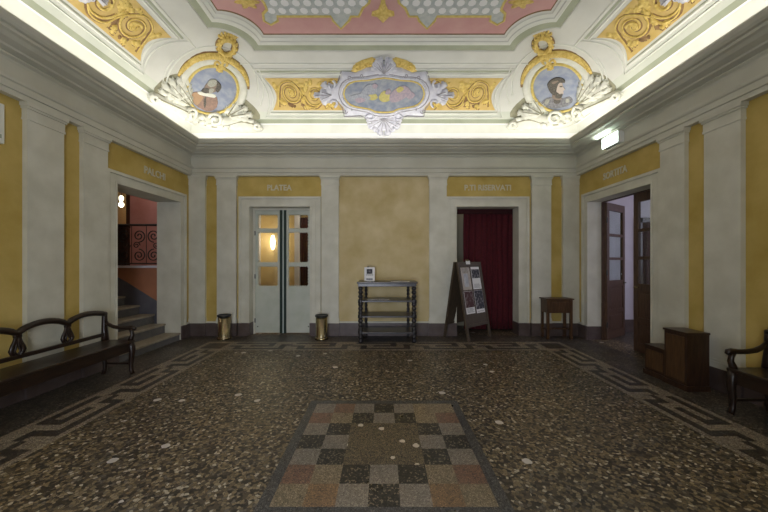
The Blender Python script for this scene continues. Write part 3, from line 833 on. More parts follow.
    for i in range(2, 39):
        x, y = P[i]; k = 2.1*math.sin(PI*i/40)+.9
        inlay(b, [(x+k*math.cos(a)+random.uniform(-.3, .3), y+k*math.sin(a)) for a in [2*PI*j/7 for j in range(7)]], M, .035, .075, 1.2, 3)
    bead(b, spiral((227, 46), 7.5, 7.5, 0, 2*PI, 20), .06, .06, M, .01, closed=False)
    for a in range(14): 
        x, y = 227+9.2*math.cos(a*2*PI/14), 46+9.2*math.sin(a*2*PI/14)
        inlay(b, leaf((227+6*math.cos(a*2*PI/14), 46+6*math.sin(a*2*PI/14)), (227+11*math.cos(a*2*PI/14+.3), 46+11*math.sin(a*2*PI/14+.3)), 1.8, 2), M, .03, .07, 1, 3)
    for a in range(7):
        an = -PI/2+(a-3)*.30; inlay(b, leaf((228+6*math.cos(an), 42+6*math.sin(an)), (229+14*math.cos(an), 42+12*math.sin(an)), 1.2, 2), M, .02, .05, 1, 3)
    for s in (-1, 1):
        P = spiral((221+s*4.5, 62), 4, .8, PI/2, PI/2+s*7, 16); bead(b, P, .05, .05, M, .03)
    inlay(b, leaf((224, 55), (219, 71), 4.5, 3), M, .04, .08, 2, 3)
    cp('gilt_crest', 'gold_leaf', b, 'gilded garland and crest')
    # acanthus and scrolled base
    b = MB()
    base = [(147, 95), (153, 92), (162, 96), (172, 101), (186, 106), (198, 113), (212, 116), (226, 117), (240, 117), (256, 121), (262, 126), (261, 132), (228, 132), (210, 131), (196, 126), (180, 115), (163, 106), (149, 101)]
    inlay(b, catmull(base, 2, True), M, .02, .06, 5, 3.5)
    for cc, r, a0, a1 in (((191, 114), 8, -2.6, 6), ((217, 120), 7.5, -2.8, 5.5), ((151, 97), 4, 0, 8), ((258, 127), 3.6, 3, -5)):
        P = spiral(cc, r, 1.5, a0, a1, 20); bead(b, P, .07, .05, M, .05)
    for bs, tp, wd in (((187, 103), (159, 86), 5), ((188, 104), (166, 80), 5), ((190, 103), (174, 78), 5), ((190, 101), (182.5, 78), 4.5), ((189, 104), (156, 93), 4), ((190, 105), (184, 92), 4),
                       ((228, 114), (239, 99), 5), ((230, 115), (247, 105), 4.5), ((232, 116), (253, 112), 4.5), ((230, 116), (256, 120), 4), ((226, 113), (231, 104), 3.5)):
        inlay(b, leaf(bs, tp, wd, 4, .12), M, .04, .09, 2.2, 3)
    for cc in ((197, 121), (204, 122), (222, 126), (211, 125), (188, 118), (228, 127), (203, 117)):
        inlay(b, [(cc[0]+3.6*math.cos(a)*(1+.15*math.cos(5*a)), cc[1]+3*math.sin(a)*(1+.15*math.cos(5*a))) for a in [2*PI*j/20 for j in range(20)]], M, .06, .10, 1.6, 3)
    cp('acanthus_base', 'stucco', b, 'white acanthus leaves and volutes')
    for o in [o for o in ceiling.children if o not in before]:      # same ornament in the corner behind the viewer
        k = o.copy(); C.objects.link(k); k.parent = ceiling; k.scale = (1, -1, 1); k.location = (0, 2*YC, 0)
medallion(False); medallion(True)

# ================================================================== ROOMS BEYOND THE OPENINGS
def slab(name, m, *bx):
    b = MB()
    for q in bx: b.box(*q)
    return b.build(name, m, kind='structure')
# foyer behind the glazed doors
FY = 9.0
slab('floor_foyer', 'mosaic_tan', (-4.6, .3, YB+.45, FY, -.12, 0))
slab('wall_foyer_back', 'ochre_wall', (-4.6, .3, FY, FY+.1, 0, 3.6))
slab('wall_foyer_left', 'pink_wall', (-4.6, -4.5, YB+.25, FY, 0, 3.6))
slab('wall_foyer_right', 'ochre_wall', (.2, .3, YB+.25, FY, 0, 3.6))
slab('ceiling_foyer', 'plain_white', (-4.6, .3, YB+.25, FY, 3.5, 3.6))
slab('trim_foyer_pilaster', 'lilac_wall', (-2.51, -2.36, FY-.12, FY, 0, 3.1), (-3.9, -3.5, FY-.10, FY, 0, 3.1))
slab('trim_foyer_cornice', 'plain_white', (-4.5, .2, FY-.22, FY, 2.86, 2.93), (-4.5, .2, FY-.3, FY, 2.98, 3.06), (-4.5, .2, FY-.4, FY, 3.12, 3.2))
def curtain(b, x0, x1, y, z0, z1, amp=.035, n=9, th=.012, taper_=0):
    """pleated cloth sheet with real thickness"""
    N = n*10; rows = 8; g = []
    for side in (0, 1):
        G_ = []
        for j in range(rows+1):
            z = z0+(z1-z0)*j/rows; r = []
            for i in range(N+1):
                u = i/N; ph = 2*PI*n*u+.5*math.sin(3*u*PI+j*.25)
                a = amp*(1.15-.35*j/rows)*(.75+.25*math.sin(5.3*u*PI))
                x = x0+(x1-x0)*u+.012*math.sin(j*.8+u*9)
                r.append(b.bm.verts.new((x, y+a*math.sin(ph)+side*th, z)))
            G_.append(r)
        g.append(G_)
    b.smooth = True
    for s in (0, 1):
        for j in range(rows):
            for i in range(N): b._f([g[s][j][i], g[s][j][i+1], g[s][j+1][i+1], g[s][j+1][i]])
    for j in range(rows):
        for i in (0, N): b._f([g[0][j][i], g[0][j+1][i], g[1][j+1][i], g[1][j][i]])
    for i in range(N):
        for j in (0, rows): b._f([g[0][j][i], g[0][j][i+1], g[1][j][i+1], g[1][j][i]])
b = MB(); curtain(b, -2.35, -2.12, FY-.10, .02, 2.75, .03, 4)
b.build('door_curtain', 'velvet_dark', label='dark maroon curtain seen through the right glazed door leaf', cat='curtain')
# wall lamp in the foyer
t = empty('wall_lamp', (-3.10, FY, 2.02), label='lit wall lamp glowing behind the glazed door, left leaf', cat='lamp')
b = MB(); b.lathe([(.05, 0), (.05, .03), (.02, .05)], M=Matrix.Rotation(PI/2, 4, 'X')); b.tube([(0, -.03, 0), (0, -.12, 0), (0, -.14, .03)], .012); b.build('bracket', 'brass', t)
b = MB(); b.smooth = True; b.lathe([(.02, -.20), (.05, -.14), (.065, -.04), (.065, .06), (.05, .14), (.03, .20), (.01, .21)], (0, -.16, .02)); b.build('lamp_shade', 'lamp_glow', t)
def point(name, loc, p, col, r=.08):
    l = bpy.data.lights.new(name, 'POINT'); l.energy = p; l.color = col; l.shadow_soft_size = r
    o = bpy.data.objects.new(name, l); C.objects.link(o); o.location = loc
point('wall_lamp_light', (-3.18, FY-.45, 2.1), 12, (1, .80, .55), .1)
point('foyer_ceiling_light', (-1.6, 8.0, 3.2), 26, (1, .88, .72), .15)

# passage behind the curtain
slab('floor_passage', 'terrazzo_dark', (.3, WX+.3, YB+.45, 7.6, -.12, 0))
slab('wall_passage_back', 'dim_wall', (.3, WX+.3, 7.5, 7.6, 0, 3.6))
slab('wall_passage_left', 'dim_wall', (.9, 1.0, YB+.25, 7.5, 0, 3.6))
slab('wall_passage_right', 'dim_wall', (3.2, 3.3, YB+.25, 7.5, 0, 3.6))
slab('ceiling_passage', 'dim_wall', (.3, WX+.3, YB+.25, 7.6, 3.5, 3.6))

point('passage_fill_light', (1.9, 7.25, 3.2), 3, (1, .86, .7), .1)  # added fill without a fixture, lightens the passage wall beside the curtain
# side room on the right
slab('floor_side_room', 'terrazzo_dark', (WX+.5, 8.0, 2.5, 6.95, -.12, 0))
slab('wall_side_room_back', 'lilac_wall', (WX+.3, 8.0, 6.85, 6.95, 0, 3.4))
slab('wall_side_room_right', 'lilac_wall', (7.9, 8.0, 2.5, 6.85, 0, 3.4))
slab('wall_side_room_front', 'lilac_wall', (WX+.3, 8.0, 2.4, 2.5, 0, 3.4))
slab('ceiling_side_room', 'plain_white', (WX+.3, 8.0, 2.4, 6.95, 3.4, 3.5))
slab('baseboard_side_room', 'plinth_stone', (WX+.3, 5.6, 6.81, 6.85, 0, .26))
area('side_room_window_light', (7.6, 4.6, 2.2), (0, R(90), 0), 1.6, 1.6, 46, (.78, .76, 1.0))
t = empty('curtained_doorway', (6.18, 6.85, 0), label='dark red curtained doorway in the lilac room behind the right glazed leaf', cat='doorway')
b = MB(); b.box(-.74, -.64, -.06, 0, 0, 2.45); b.box(.64, .74, -.06, 0, 0, 2.45); b.box(-.74, .74, -.06, 0, 2.35, 2.45); b.build('door_frame', 'red_wood', t)
b = MB(); curtain(b, -.64, .64, -.05, .01, 2.36, .02, 9); b.build('curtain', 'velvet_dark', t)

# stairwell on the left
SX = -WX-.42
slab('floor_stairwell', 'terrazzo_dark', (-8.2, -WX-.5, 2.9, 6.2, -.12, 0))
slab('wall_stairwell_front', 'dim_wall', (-8.2, SX, 2.8, 2.9, 0, 4.6))
slab('wall_stairwell_far', 'pink_wall', (-8.3, -8.2, 2.8, 9.0, 0, 4.6))
slab('ceiling_stairwell', 'dim_wall', (-8.3, SX+.1, 2.8, 9.0, 4.5, 4.6))
slab('wall_landing_right', 'pink_wall', (SX, SX+.1, YB+.25, 9.0, 0, 4.6))
slab('wall_landing_back', 'pink_wall', (-8.2, -6.87, 8.0, 8.1, 0, 4.6), (-6.41, SX, 8.0, 8.1, 0, 4.6), (-6.87, -6.41, 8.0, 8.1, 3.5, 4.6))
LZ = 1.40
b = MB(); b.box(-8.2, SX, 6.2, 6.3, 0, LZ)
b.mi = 1      # grey painted dado following the stair
b.prism([(SX, 0), (SX, .66), (-8.2, 3.2*.66+.66-.6), (-8.2, 0)] if False else [(SX, .0), (SX, .70), (-5.05, 1.12), (-5.42, LZ-.08), (-8.2, LZ-.08), (-8.2, 0)], 'y', 6.192, 6.2)
b.build('wall_stair_parapet', ['orange_wall', 'grey_dado'], kind='structure')
b = MB(); b.box(-8.2, SX, 6.3, 8.0, LZ-.12, LZ); b.build('floor_landing', 'step_stone', kind='structure')
slab('trim_landing_edge', 'lilac_wall', (-8.2, SX, 6.15, 6.34, LZ-.015, LZ+.03))
# staircase: six steps up to the left
t = empty('staircase', (-4.0, 5.4, 0), label='stone staircase climbing left through the left wall opening', cat='stairs')
xs = [-3.935, -4.22, -4.49, -4.78, -5.07, -5.36, -5.65]; zs = [.14, .315, .485, .66, .835, 1.01, 1.185]
for i in range(7):
    b = MB(); x1 = xs[i]; x0 = xs[i+1] if i < 6 else -6.0
    y0, y1 = (4.68, 6.10) if i < 2 else (4.3, 6.19)
    if i == 1: y0, y1 = 4.68, 6.10
    b.box(x0-.04-4.0*0+4.0, x1+4.0, y0-5.4, y1-5.4, 0, zs[i]-.035)
    b.mi = 1; b.rbox(x0-.02+4.0, x1+.025+4.0, y0-5.4, y1-5.4, zs[i]-.035, zs[i], .01)
    b.build('step', ['riser_stone', 'step_stone'], t)
# wrought-iron railing of the landing, with dark wooden newel panel
t = empty('iron_railing', (-4.9, 6.25, LZ+.03), label='black wrought iron scroll railing above the stairs', cat='railing')
b = MB(); b.tube([(-1.6, 0, .80), (.52, 0, .80)], .022); b.tube([(-1.6, 0, .04), (.52, 0, .04)], .012); b.build('hand_rail', 'iron', t)
b = MB()
for k in range(7):
    x = .36-.29*k; f_ = 1 if k % 2 else -1
    b.tube([(x-.145, 0, .04), (x-.145, 0, .80)], .006)
    for zc, s, r_ in ((.585, 1, .125), (.20, -1, .125)):
        sp = spiral((x, zc), r_, .018, -PI/2*s, -PI/2*s+f_*s*3.6*PI, 34)
        b.tube([(p, 0, z) for p, z in sp], .011, 6)
    sp = spiral((x-f_*.05, .40), .07, .012, 0, f_*3*PI, 20); b.tube([(p, 0, z) for p, z in sp], .009, 6)
b.build('scroll_work', 'iron', t)
b = MB(); b.box(-5.75, -5.13, 6.30, 6.36, LZ, LZ+.78); b.box(-5.78, -5.10, 6.28, 6.38, LZ+.78, LZ+.82)
b.build('wooden_screen', 'red_wood', label='dark red-brown wooden panel behind the iron railing', cat='panel')
t = empty('door', (-6.64, 7.99, LZ), label='dark framed door with a lit pane beyond the landing', cat='door')
b = MB(); b.box(-.23, -.14, 0, .08, 0, 2.1); b.box(.14, .23, 0, .08, 0, 2.1); b.box(-.14, .14, 0, .08, 2.0, 2.1); b.box(-.14, .14, 0, .08, 0, .95); b.build('door_frame', 'red_wood', t)
b = MB(); b.box(-.14, .14, .03, .04, .95, 2.0); b.build('pane', 'glass', t)
slab('wall_upper_room', 'ochre_wall', (-8.2, -4.9, 8.9, 9.0, LZ, 4.6))
t = empty('hanging_lamp', (-6.92, 8.35, 3.18), label='small lit lamp behind the upper door pane', cat='lamp')
b = MB(); b.smooth = True
b.lathe([(.02, -.24), (.055, -.21), (.06, -.15), (.03, -.10), (.03, -.07), (.05, -.03), (.05, .03), (.02, .07)], n=12)
b.build('glass_globe', 'lamp_glow', t)
b = MB(); b.tube([(0, 0, .05), (0, 0, 1.32)], .008); b.build('cord', 'dark_metal', t)
point('hanging_lamp_light', (-6.3, 8.3, 2.9), 8, (1, .78, .5), .08)
point('stair_ceiling_lamp_light', (-6.2, 5.0, 4.1), 12, (1, .86, .72), .15)
point('landing_lamp_light', (-5.0, 7.2, 4.0), 30, (1, .84, .72), .12)

# ================================================================== DOORS
# glazed doors to the stalls
t = empty('door_1', (-2.11, YB+.17, 0), kind='structure')
b = MB(); b.box(-.62, -.585, -.03, .05, 0, 2.62); b.box(.585, .62, -.03, .05, 0, 2.62); b.box(-.585, .585, -.03, .05, 2.585, 2.62); b.build('door_frame', 'cream', t)
def glazed_leaf(sx):
    o = empty('door_leaf'); o.parent = t; o.location = (0, 0, 0)
    x0, x1 = sorted((sx*.07, sx*.58)); th = (-.02, .02)
    gx0, gx1 = sorted((sx*.11, sx*.525)); g = [(.985, 1.42), (1.48, 2.13), (2.19, 2.50)]
    b = MB()
    b.box(x0, gx0, *th, .02, 2.58); b.box(gx1, x1, *th, .02, 2.58); b.box(gx0, gx1, *th, .02, g[0][0]); b.box(gx0, gx1, *th, g[2][1], 2.58)
    b.box(gx0, gx1, *th, g[0][1], g[1][0]); b.box(gx0, gx1, *th, g[1][1], g[2][0])
    b.build('leaf_frame', 'door_frost', o)
    for z0, z1 in g:
        b = MB(); b.box(gx0, gx1, -.004, .004, z0, z1); b.build('pane', 'glass', o)
    # fretted scroll edging along the panes
    b = MB(); b.smooth = True
    for z0, z1 in g:
        for zz, q in ((z0, 1), (z1, -1)):
            for k in range(9):
                x = gx0+(gx1-gx0)*(k+.5)/9; b.lathe([(.001, -.022), (.020, -.02), (.024, -.014), (.020, -.008)], (0, 0, 0), 10, Matrix.Translation((x, 0, zz))@Matrix.Rotation(PI/2, 4, 'X')@Matrix.Translation((0, 0, .015)))
        for xx, q in ((gx0, 1), (gx1, -1)):
            n = int((z1-z0)/.06)
            for k in range(n):
                b.lathe([(.001, -.022), (.014, -.02), (.018, -.014), (.014, -.008)], (0, 0, 0), 10, Matrix.Translation((xx, 0, z0+(z1-z0)*(k+.5)/n))@Matrix.Rotation(PI/2, 4, 'X')@Matrix.Translation((0, 0, .015)))
    b.build('pane_fretwork', 'door_frost', o)
    b = MB(); x = sx*.014
    b.box(min(x, x+sx*.056), max(x, x+sx*.056), -.026, .026, .01, 2.585); b.build('edge_strip', 'door_green', o, label='dark green meeting edge')
    b = MB()
    for z in (.28, 2.1, 1.2): b.lathe([(.011, -.045), (.011, .045)], (sx*.585, -.028, z), 8)
    b.build('hinge', 'dark_metal', o)
    b = MB(); b.lathe([(.013, -.03), (.013, -.024)], (0, 0, 0), 10, Matrix.Translation((sx*.53, 0, .15))@Matrix.Rotation(PI/2, 4, 'X')@Matrix.Translation((0, 0, .05))); b.build('bolt_head', 'dark_metal', o)
glazed_leaf(-1); glazed_leaf(1)
b = MB(); b.box(-.014, .014, -.012, .012, .01, 2.585); b.build('centre_bar', 'door_bar', t)

# wooden glazed leaves of the right-hand opening
def wood_leaf(door, hinge, ang, w_, label=None):
    o = empty('door_leaf', hinge, ang); o.parent = door
    th = (-.022, .022); st = .095
    b = MB(); b.box(0, st, *th, .01, 2.64); b.box(w_-st, w_, *th, .01, 2.64)
    for z0, z1 in ((.01, .16), (.50, .58), (1.02, 1.14), (1.54, 1.59), (2.0, 2.05), (2.50, 2.64)): b.box(st, w_-st, *th, z0, z1)
    b.build('leaf_frame', 'door_wood', o)
    b = MB()
    for z0, z1 in ((.16, .50), (.58, 1.02)):
        b.box(st, w_-st, -.010, .010, z0, z1); b.rbox(st+.04, w_-st-.04, -.018, .018, z0+.04, z1-.04, .006)
    b.build('door_panel', 'door_wood', o)
    for z0, z1 in ((1.14, 1.54), (1.59, 2.0), (2.05, 2.5)):
        b = MB(); b.box(st, w_-st, -.003, .003, z0, z1); b.build('pane', 'glass', o)
    b = MB(); b.tube([(w_-.05, -.06, 1.08), (w_-.05, .06, 1.08)], .010, 8); 
    for s in (-1, 1): b.tube([(w_-.05, s*.06, 1.08), (w_-.15, s*.065, 1.08)], .009, 8)
    b.lathe([(.022, -.026), (.022, .026)], (0, 0, 0), 12, Matrix.Translation((w_-.05, 0, 1.08))@Matrix.Rotation(PI/2, 4, 'X')); b.build('door_handle', 'brass', o)
    b = MB()
    for z in (.3, 1.3, 2.3): b.lathe([(.012, -.05), (.012, .05)], (-.006, -.022, z), 8)
    b.build('hinge', 'dark_metal', o)
    return o
d2 = empty('door_2', (WX+.27, 5.39, 0), kind='structure')
wood_leaf(d2, (.02, -.72, 0), R(90), .70)
wood_leaf(d2, (.02, .68, 0), R(33), .79)
b = MB(); b.box(-.04, .028, -.748, -.726, 0, 2.65); b.box(-.04, .028, .70, .722, 0, 2.65); b.box(-.04, .028, -.726, .70, 2.645, 2.66); b.build('door_frame', 'door_wood', d2)
# open street door behind the viewer
d3 = empty('door_3', (-.55, YF-.05, 0), kind='structure')
for s in (-1, 1):
    o = empty('door_leaf', (s*.84, .02, 0), R(90 if s < 0 else 90)); o.parent = d3
    b = MB(); b.box(0, .8, -.02, .02, 0, 2.45) if False else b.box(.0, .80, -.02, .02, .01, 1.0); b.box(0, .1, -.02, .02, 1.0, 2.45); b.box(.7, .8, -.02, .02, 1.0, 2.45); b.box(.1, .7, -.02, .02, 2.35, 2.45); b.build('leaf_frame', 'door_wood', o)
    b = MB(); b.box(.1, .7, -.003, .003, 1.0, 2.35); b.build('pane', 'glass', o)

# red curtain with pelmet band
t = empty('velvet_curtain', (2.30, YB+.46, 0), label='dark red velvet curtain hanging in the doorway behind the poster board', cat='curtain')
b = MB(); curtain(b, -.55, .66, 0, .03, 2.78, .035, 10); b.build('drape', 'velvet', t)
b = MB(); curtain(b, -.72, .66, -.07, 2.54, 2.80, .012, 6, .02); b.build('valance', 'velvet_dark', t, label='flat dark valance')
b = MB(); b.tube([(-.75, .02, 2.70), (.72, .02, 2.70)], .014); b.build('curtain_rod', 'dark_metal', t)

# ================================================================== LETTERING
def text(s, h, wd, loc, rz, parent):
    cu = bpy.data.curves.new('inscription', 'FONT'); cu.body = s; cu.size = h*1.38; cu.extrude = .006; cu.align_x = 'CENTER'; cu.offset = .0035; cu.resolution_u = 3
    o = bpy.data.objects.new('tmp', cu); C.objects.link(o)
    bpy.context.view_layer.update()
    dg = bpy.context.evaluated_depsgraph_get(); me = bpy.data.meshes.new_from_object(o.evaluated_get(dg))
    bpy.data.objects.remove(o)
    xs_ = [v.co.x for v in me.vertices]; k = wd/(max(xs_)-min(xs_)); me.transform(Matrix.Diagonal((k, 1, 1, 1)))
    me.materials.clear(); me.materials.append(MATS['letter']); me.name = 'inscription'
    n = bpy.data.objects.new('inscription', me); C.objects.link(n); n.parent = parent
    n.matrix_world = Matrix.Translation(loc)@Matrix.Rotation(rz, 4, 'Z')@Matrix.Rotation(PI/2, 4, 'X')
    n['label'] = 'raised cream lettering'
text('PLATEA', .115, .50, (-2.14, YB-.004, 2.965), 0, wall_back)
text('P.TI RISERVATI', .115, .95, (2.12, YB-.004, 2.965), 0, wall_back)
text('PALCHI', .12, .50, (-WX+.004, 5.48, 2.975), PI/2, wall_left)
text('SORTITA', .12, .56, (WX-.004, 5.44, 2.975), -PI/2, wall_right)

# ================================================================== FURNITURE
def make_bench(L_=2.1):
    r = empty('wooden_bench')
    h = L_/2; nseg = 4; sw = L_/nseg
    b = MB(); b.rbox(-h+.0, h-.0, -.24, .235, .415, .45, .012); b.build('seat', 'bench_wood', r)
    b = MB(); b.rbox(-h+.05, h-.05, -.215, -.190, .30, .416, .006); b.rbox(-h+.05, h-.05, .19, .212, .325, .416, .006)
    for s in (-1, 1): b.rbox(s*(h-.05)-.012, s*(h-.05)+.012, -.2, .2, .325, .416, .005)
    b.build('apron', 'bench_wood', r)
    # back: arched top rail, lower rail
    pts = []
    for k in range(nseg):
        for i in range(10):
            u = i/10; x = -h+.02+(L_-.04)*(k+u)/nseg; z = .765+.075*(math.sin(PI*u)**.7 if 0 < u < 1 else 0)
            if (k == 0 and u < .35): z = max(z, .80+.04*math.sin(PI*u)) 
            if (k == nseg-1 and u > .65): z = max(z, .80+.04*math.sin(PI*u))
            pts.append((x, .215, z))
    pts.append((h-.02, .215, .80))
    b = MB(); b.smooth = True; b.tube([(x, y, z) for x, y, z in pts], .040, 8, .85); b.build('top_rail', 'bench_wood', r)
    b = MB(); b.rbox(-h+.02, h-.02, .185, .225, .505, .55, .008); b.build('lower_rail', 'bench_wood', r)
    for k in range(1, nseg):     # lyre-shaped splats
        x = -h+.02+(L_-.04)*k/nseg; b = MB(); b.smooth = True
        for s in (-1, 1):
            b.tube([(x+s*dx, .207, z) for dx, z in ((.012, .75), (.020, .71), (.028, .68), (.048, .63), (.058, .595), (.048, .565), (.022, .545))], [.016, .017, .018, .021, .022, .020, .016], 8)
            b.tube([(x+s*dx, .205, z) for dx, z in ((.008, .74), (.008, .68), (.014, .62), (.026, .585), (.012, .56), (.0, .548))], .011, 8)
        b.rbox(x-.035, x+.035, .19, .222, .725, .755, .006)
        b.build('back_splat', 'bench_wood', r)
    for s in (-1, 1):
        b = MB(); b.smooth = True
        b.tube([(s*(h-.03), y, z) for y, z in ((.205, .43), (.207, .52), (.215, .62), (.214, .74), (.214, .815))], [.050, .042, .036, .034, .032], 8); b.build('back_post', 'bench_wood', r)
        b = MB(); b.smooth = True
        b.tube([(s*(h-.03), y, z) for y, z in ((.20, .70), (.14, .655), (.06, .625), (-.04, .612), (-.14, .612), (-.22, .618), (-.255, .612), (-.262, .598), (-.25, .59))], [.022, .025, .026, .026, .026, .029, .028, .022, .017], 8)
        b.tube([(s*(h-.03), y, z) for y, z in ((-.19, .44), (-.205, .48), (-.225, .52), (-.215, .56), (-.195, .60))], [.038, .031, .027, .024, .026], 8)
        b.build('armrest', 'bench_wood', r)
        for y0, q in ((-.20, -1), (.195, 1)):
            b = MB(); b.smooth = True
            b.tube([(s*(h-.035), y0+q*dy, z) for dy, z in ((0, .42), (.018, .36), (.026, .29), (.014, .20), (.004, .12), (.010, .05), (.032, .0))], [.042, .044, .041, .034, .029, .027, .030], 8); b.build('leg', 'bench_wood', r)
        b = MB(); b.rbox(s*(h-.035)-.012, s*(h-.035)+.012, -.19, .2, .125, .15, .005); b.build('stretcher', 'bench_wood', r)
    return r
be = make_bench(); be.scale = (1, .86, 1); be.location = (-3.58, 3.25, 0); be.rotation_euler = (0, 0, PI/2)
tag(be, 'long dark wooden bench with arched back against the left wall by the stairs', 'bench', 'wooden benches')
b2 = copy_tree(be); b2.location = (3.626, 2.12, 0); b2.rotation_euler = (0, 0, -PI/2)
b2['label'] = 'dark wooden bench with curled arm at the right edge near the stepped box'

# shelving stand with turned posts
t = empty('shelf_stand', (.06, 6.12, 0), label='dark shelving stand with twisted posts against the back wall', cat='shelf')
b = MB(); b.rbox(-.56, .56, -.30, .27, 1.10, 1.13, .008); b.rbox(-.54, .54, -.28, .26, 1.045, 1.101, .006); b.build('top', 'shelf_wood', t)
for z in (.175, .475, .76):
    b = MB(); b.rbox(-.52, .52, -.29, .24, z, z+.03, .006); b.build('shelf', 'shelf_wood', t)
for x, y in ((-.495, -.25), (.495, -.25), (-.42, .205), (.42, .205)):
    b = MB(); b.smooth = True; n = 90; P = []
    rr = .047 if y < 0 else .030
    for i in range(n+1):
        z = 1.046*i/n
        k = abs(math.sin(z*PI/.075)); rad = rr*(.55+.45*k)
        for q in (.19, .49, .775): 
            if abs(z-q) < .035: rad = rr*1.05
        P.append((rad, z))
    b.lathe(P, (x, y, 0), 12); b.build('post', 'black_wood', t)
M_ = Matrix.Translation((-.25, 6.05, 1.13))@Matrix.Rotation(R(-8), 4, 'X')
t = empty('display_card', (-.28, 6.12, 1.13), label='small white card with a dark photo standing on the shelving stand', cat='card')
Mx = Matrix.Rotation(R(-6), 4, 'X')
b = MB(); b.box(-.10, .10, -.006, .006, .002, .27, Mx); b.build('card_sheet', 'paper', t)
b = MB(); b.box(-.055, .055, -.010, -.005, .14, .235, Mx); b.build('photo', 'ink', t)
b = MB(); b.box(-.07, .07, -.009, -.005, .115, .125, Mx); b.box(-.06, .06, -.009, -.005, .03, .05, Mx); b.build('printed_text', 'ink', t)
b = MB(); b.box(-.03, .03, .0, .10, 0, .008); b.box(-.02, .02, .08, .088, 0, .12); b.build('stand_foot', 'dark_metal', t)
b = MB(); b.box(-.045, -.01, -.008, .008, .268, .285, Mx); b.build('clip', 'dark_metal', t)
for i, (x, y, z, a, lab) in enumerate(((-.22, 5.98, .791, .3, 'pale leaflet lying on the left of the shelf just below the top'), (.23, 6.0, 1.13, .1, 'pale leaflet lying on the top of the shelving stand, left one'), (.38, 5.97, 1.13, 0, 'pale leaflet lying on the top of the shelving stand, right end'), (-.0, 6.0, .791, 0, 'pale leaflet lying in the middle of the shelf just below the top'))):
    b = MB(); b.box(-.10, .10, -.07, .07, 0, .004); b.mi = 1; b.box(-.08, .08, -.05, -.03, .003, .0045)
    o = b.build('leaflet', ['paper', 'ink']); o.location = (x, y, z); o.rotation_euler = (0, 0, a); tag(o, lab, 'leaflet', 'leaflets on the shelving stand')

# brass bins
t = empty('brass_bin', (-3.12, 6.19, 0), label='cylindrical brass bin left of the glazed doors', cat='bin', group='brass bins beside the glazed doors')
b = MB(); b.smooth = True; b.lathe([(.128, 0), (.132, .008), (.132, .03), (.118, .045), (.112, .055), (.112, .45), (.106, .45), (.106, .06), (.02, .058)], n=28); b.build('body', 'brass', t)
b = MB(); b.smooth = True; b.lathe([(.108, .43), (.124, .44), (.128, .455), (.124, .472), (.110, .475), (.104, .462)], n=28); b.build('rim', 'dark_metal', t)
b = MB(); b.lathe([(.102, .40), (.102, .405)], n=24); b.build('ash_tray', 'dark_metal', t)
o = copy_tree(t); o.location = (-1.215, 6.17, 0); o['label'] = 'cylindrical brass bin right of the glazed doors'

# folding poster board
def frame_pts(B, w_, s_, top, sg):
    pass
P0 = Vector((1.56, 5.90, 0)); wv = Vector((.77, .64, 0)).normalized(); sv = Vector((.64, -.77, 0)).normalized()
W_ = .77; S_ = .57; HT = 1.50
t = empty('poster_board', tuple(P0+wv*W_/2-sv*S_/2), label='folding dark wooden board with posters in front of the red curtain', cat='sign board')
t0 = t.location
mid0 = P0-sv*S_/2
def panel_matrix(front):
    base = (P0 if front else P0-sv*S_)-t0
    up = (mid0-t0+Vector((0, 0, HT))+(sv*.03 if front else -sv*.03))-base; L_ = up.length
    n = wv.cross(up/L_)           # outward for the front
    if n.dot(sv if front else -sv) < 0: n = -n
    m = Matrix.Identity(4)
    m.col[0][:3] = wv; m.col[1][:3] = n; m.col[2][:3] = up/L_; m.col[3][:3] = base
    return m, L_
for fr_ in (True, False):
    M_, LL = panel_matrix(fr_)
    g = empty('easel_side'); g.parent = t
    b = MB(); b.box(0, .055, -.018, .018, 0, LL, M_); b.box(W_-.055, W_, -.018, .018, 0, LL, M_); b.box(.055, W_-.055, -.018, .018, LL-.06, LL, M_); b.box(.055, W_-.055, -.018, .018, .26, .31, M_)
    b.build('side_frame', 'board_wood', g)
    b = MB(); b.box(.055, W_-.055, -.008, .006, .31, LL-.06, M_); b.build('board_panel', 'board_wood', g)
    if fr_: MF, LF = M_, LL
b = MB()
for x in (.08, W_-.08): b.tube([mid0-t0+wv*x+Vector((0, 0, HT-.01))+sv*.04, mid0-t0+wv*x+Vector((0, 0, HT-.01))-sv*.04], .012, 8); b.build('hinge', 'dark_metal', t); b = MB()
MFw = Matrix.Translation(t0)@MF
post = [(.08, .36, .97, 1.41, 'paper_tan', 'tan poster, upper left on the folding board'), (.41, .69, .97, 1.42, 'paper', 'white poster with a dark photo, upper right on the folding board'),
        (.08, .36, .51, .945, 'ink_red', 'dark reddish poster with pale foot, lower left on the folding board'), (.41, .69, .50, .945, 'ink', 'black poster with pale foot, lower right on the folding board')]
for i, (x0, x1, z0, z1, m, lab) in enumerate(post):
    o = empty('poster', MFw@Vector(((x0+x1)/2, .007, z0)), label=lab, cat='poster', group='posters pinned on the folding board')
    inv = Matrix.Translation(-o.location)@MFw
    b = MB(); b.box(x0, x1, .0065, .009, z0, z1, inv); b.build('sheet', 'paper' if i > 0 else 'paper_tan', o)
    b = MB()
    if i == 0: b.box(x0+.06, x1-.08, .009, .0105, z0+.06, z1-.12, inv)
    if i == 1: b.box(x0+.01, x1-.01, .009, .0105, z0+.22, z1-.05, inv)
    if i == 2: b.box(x0+.005, x1-.005, .009, .0105, z0+.12, z1-.005, inv)
    if i == 3: b.box(x0+.005, x1-.005, .009, .0105, z0+.075, z1-.005, inv)
    b.build('printed_picture', ['paper_blue', 'ink', 'ink_red', 'ink'][i], o)
    b = MB(); 
    for k in range(4):
        zz = (z0+.03+.022*k) if i else (z1-.03-.022*k)
        if i == 3 and k > 0: break
        b.box(x0+.03, x1-.03-.03*(k % 2), .009, .0106, zz, zz+.006, inv)
    b.build('printed_text', 'ink', o)
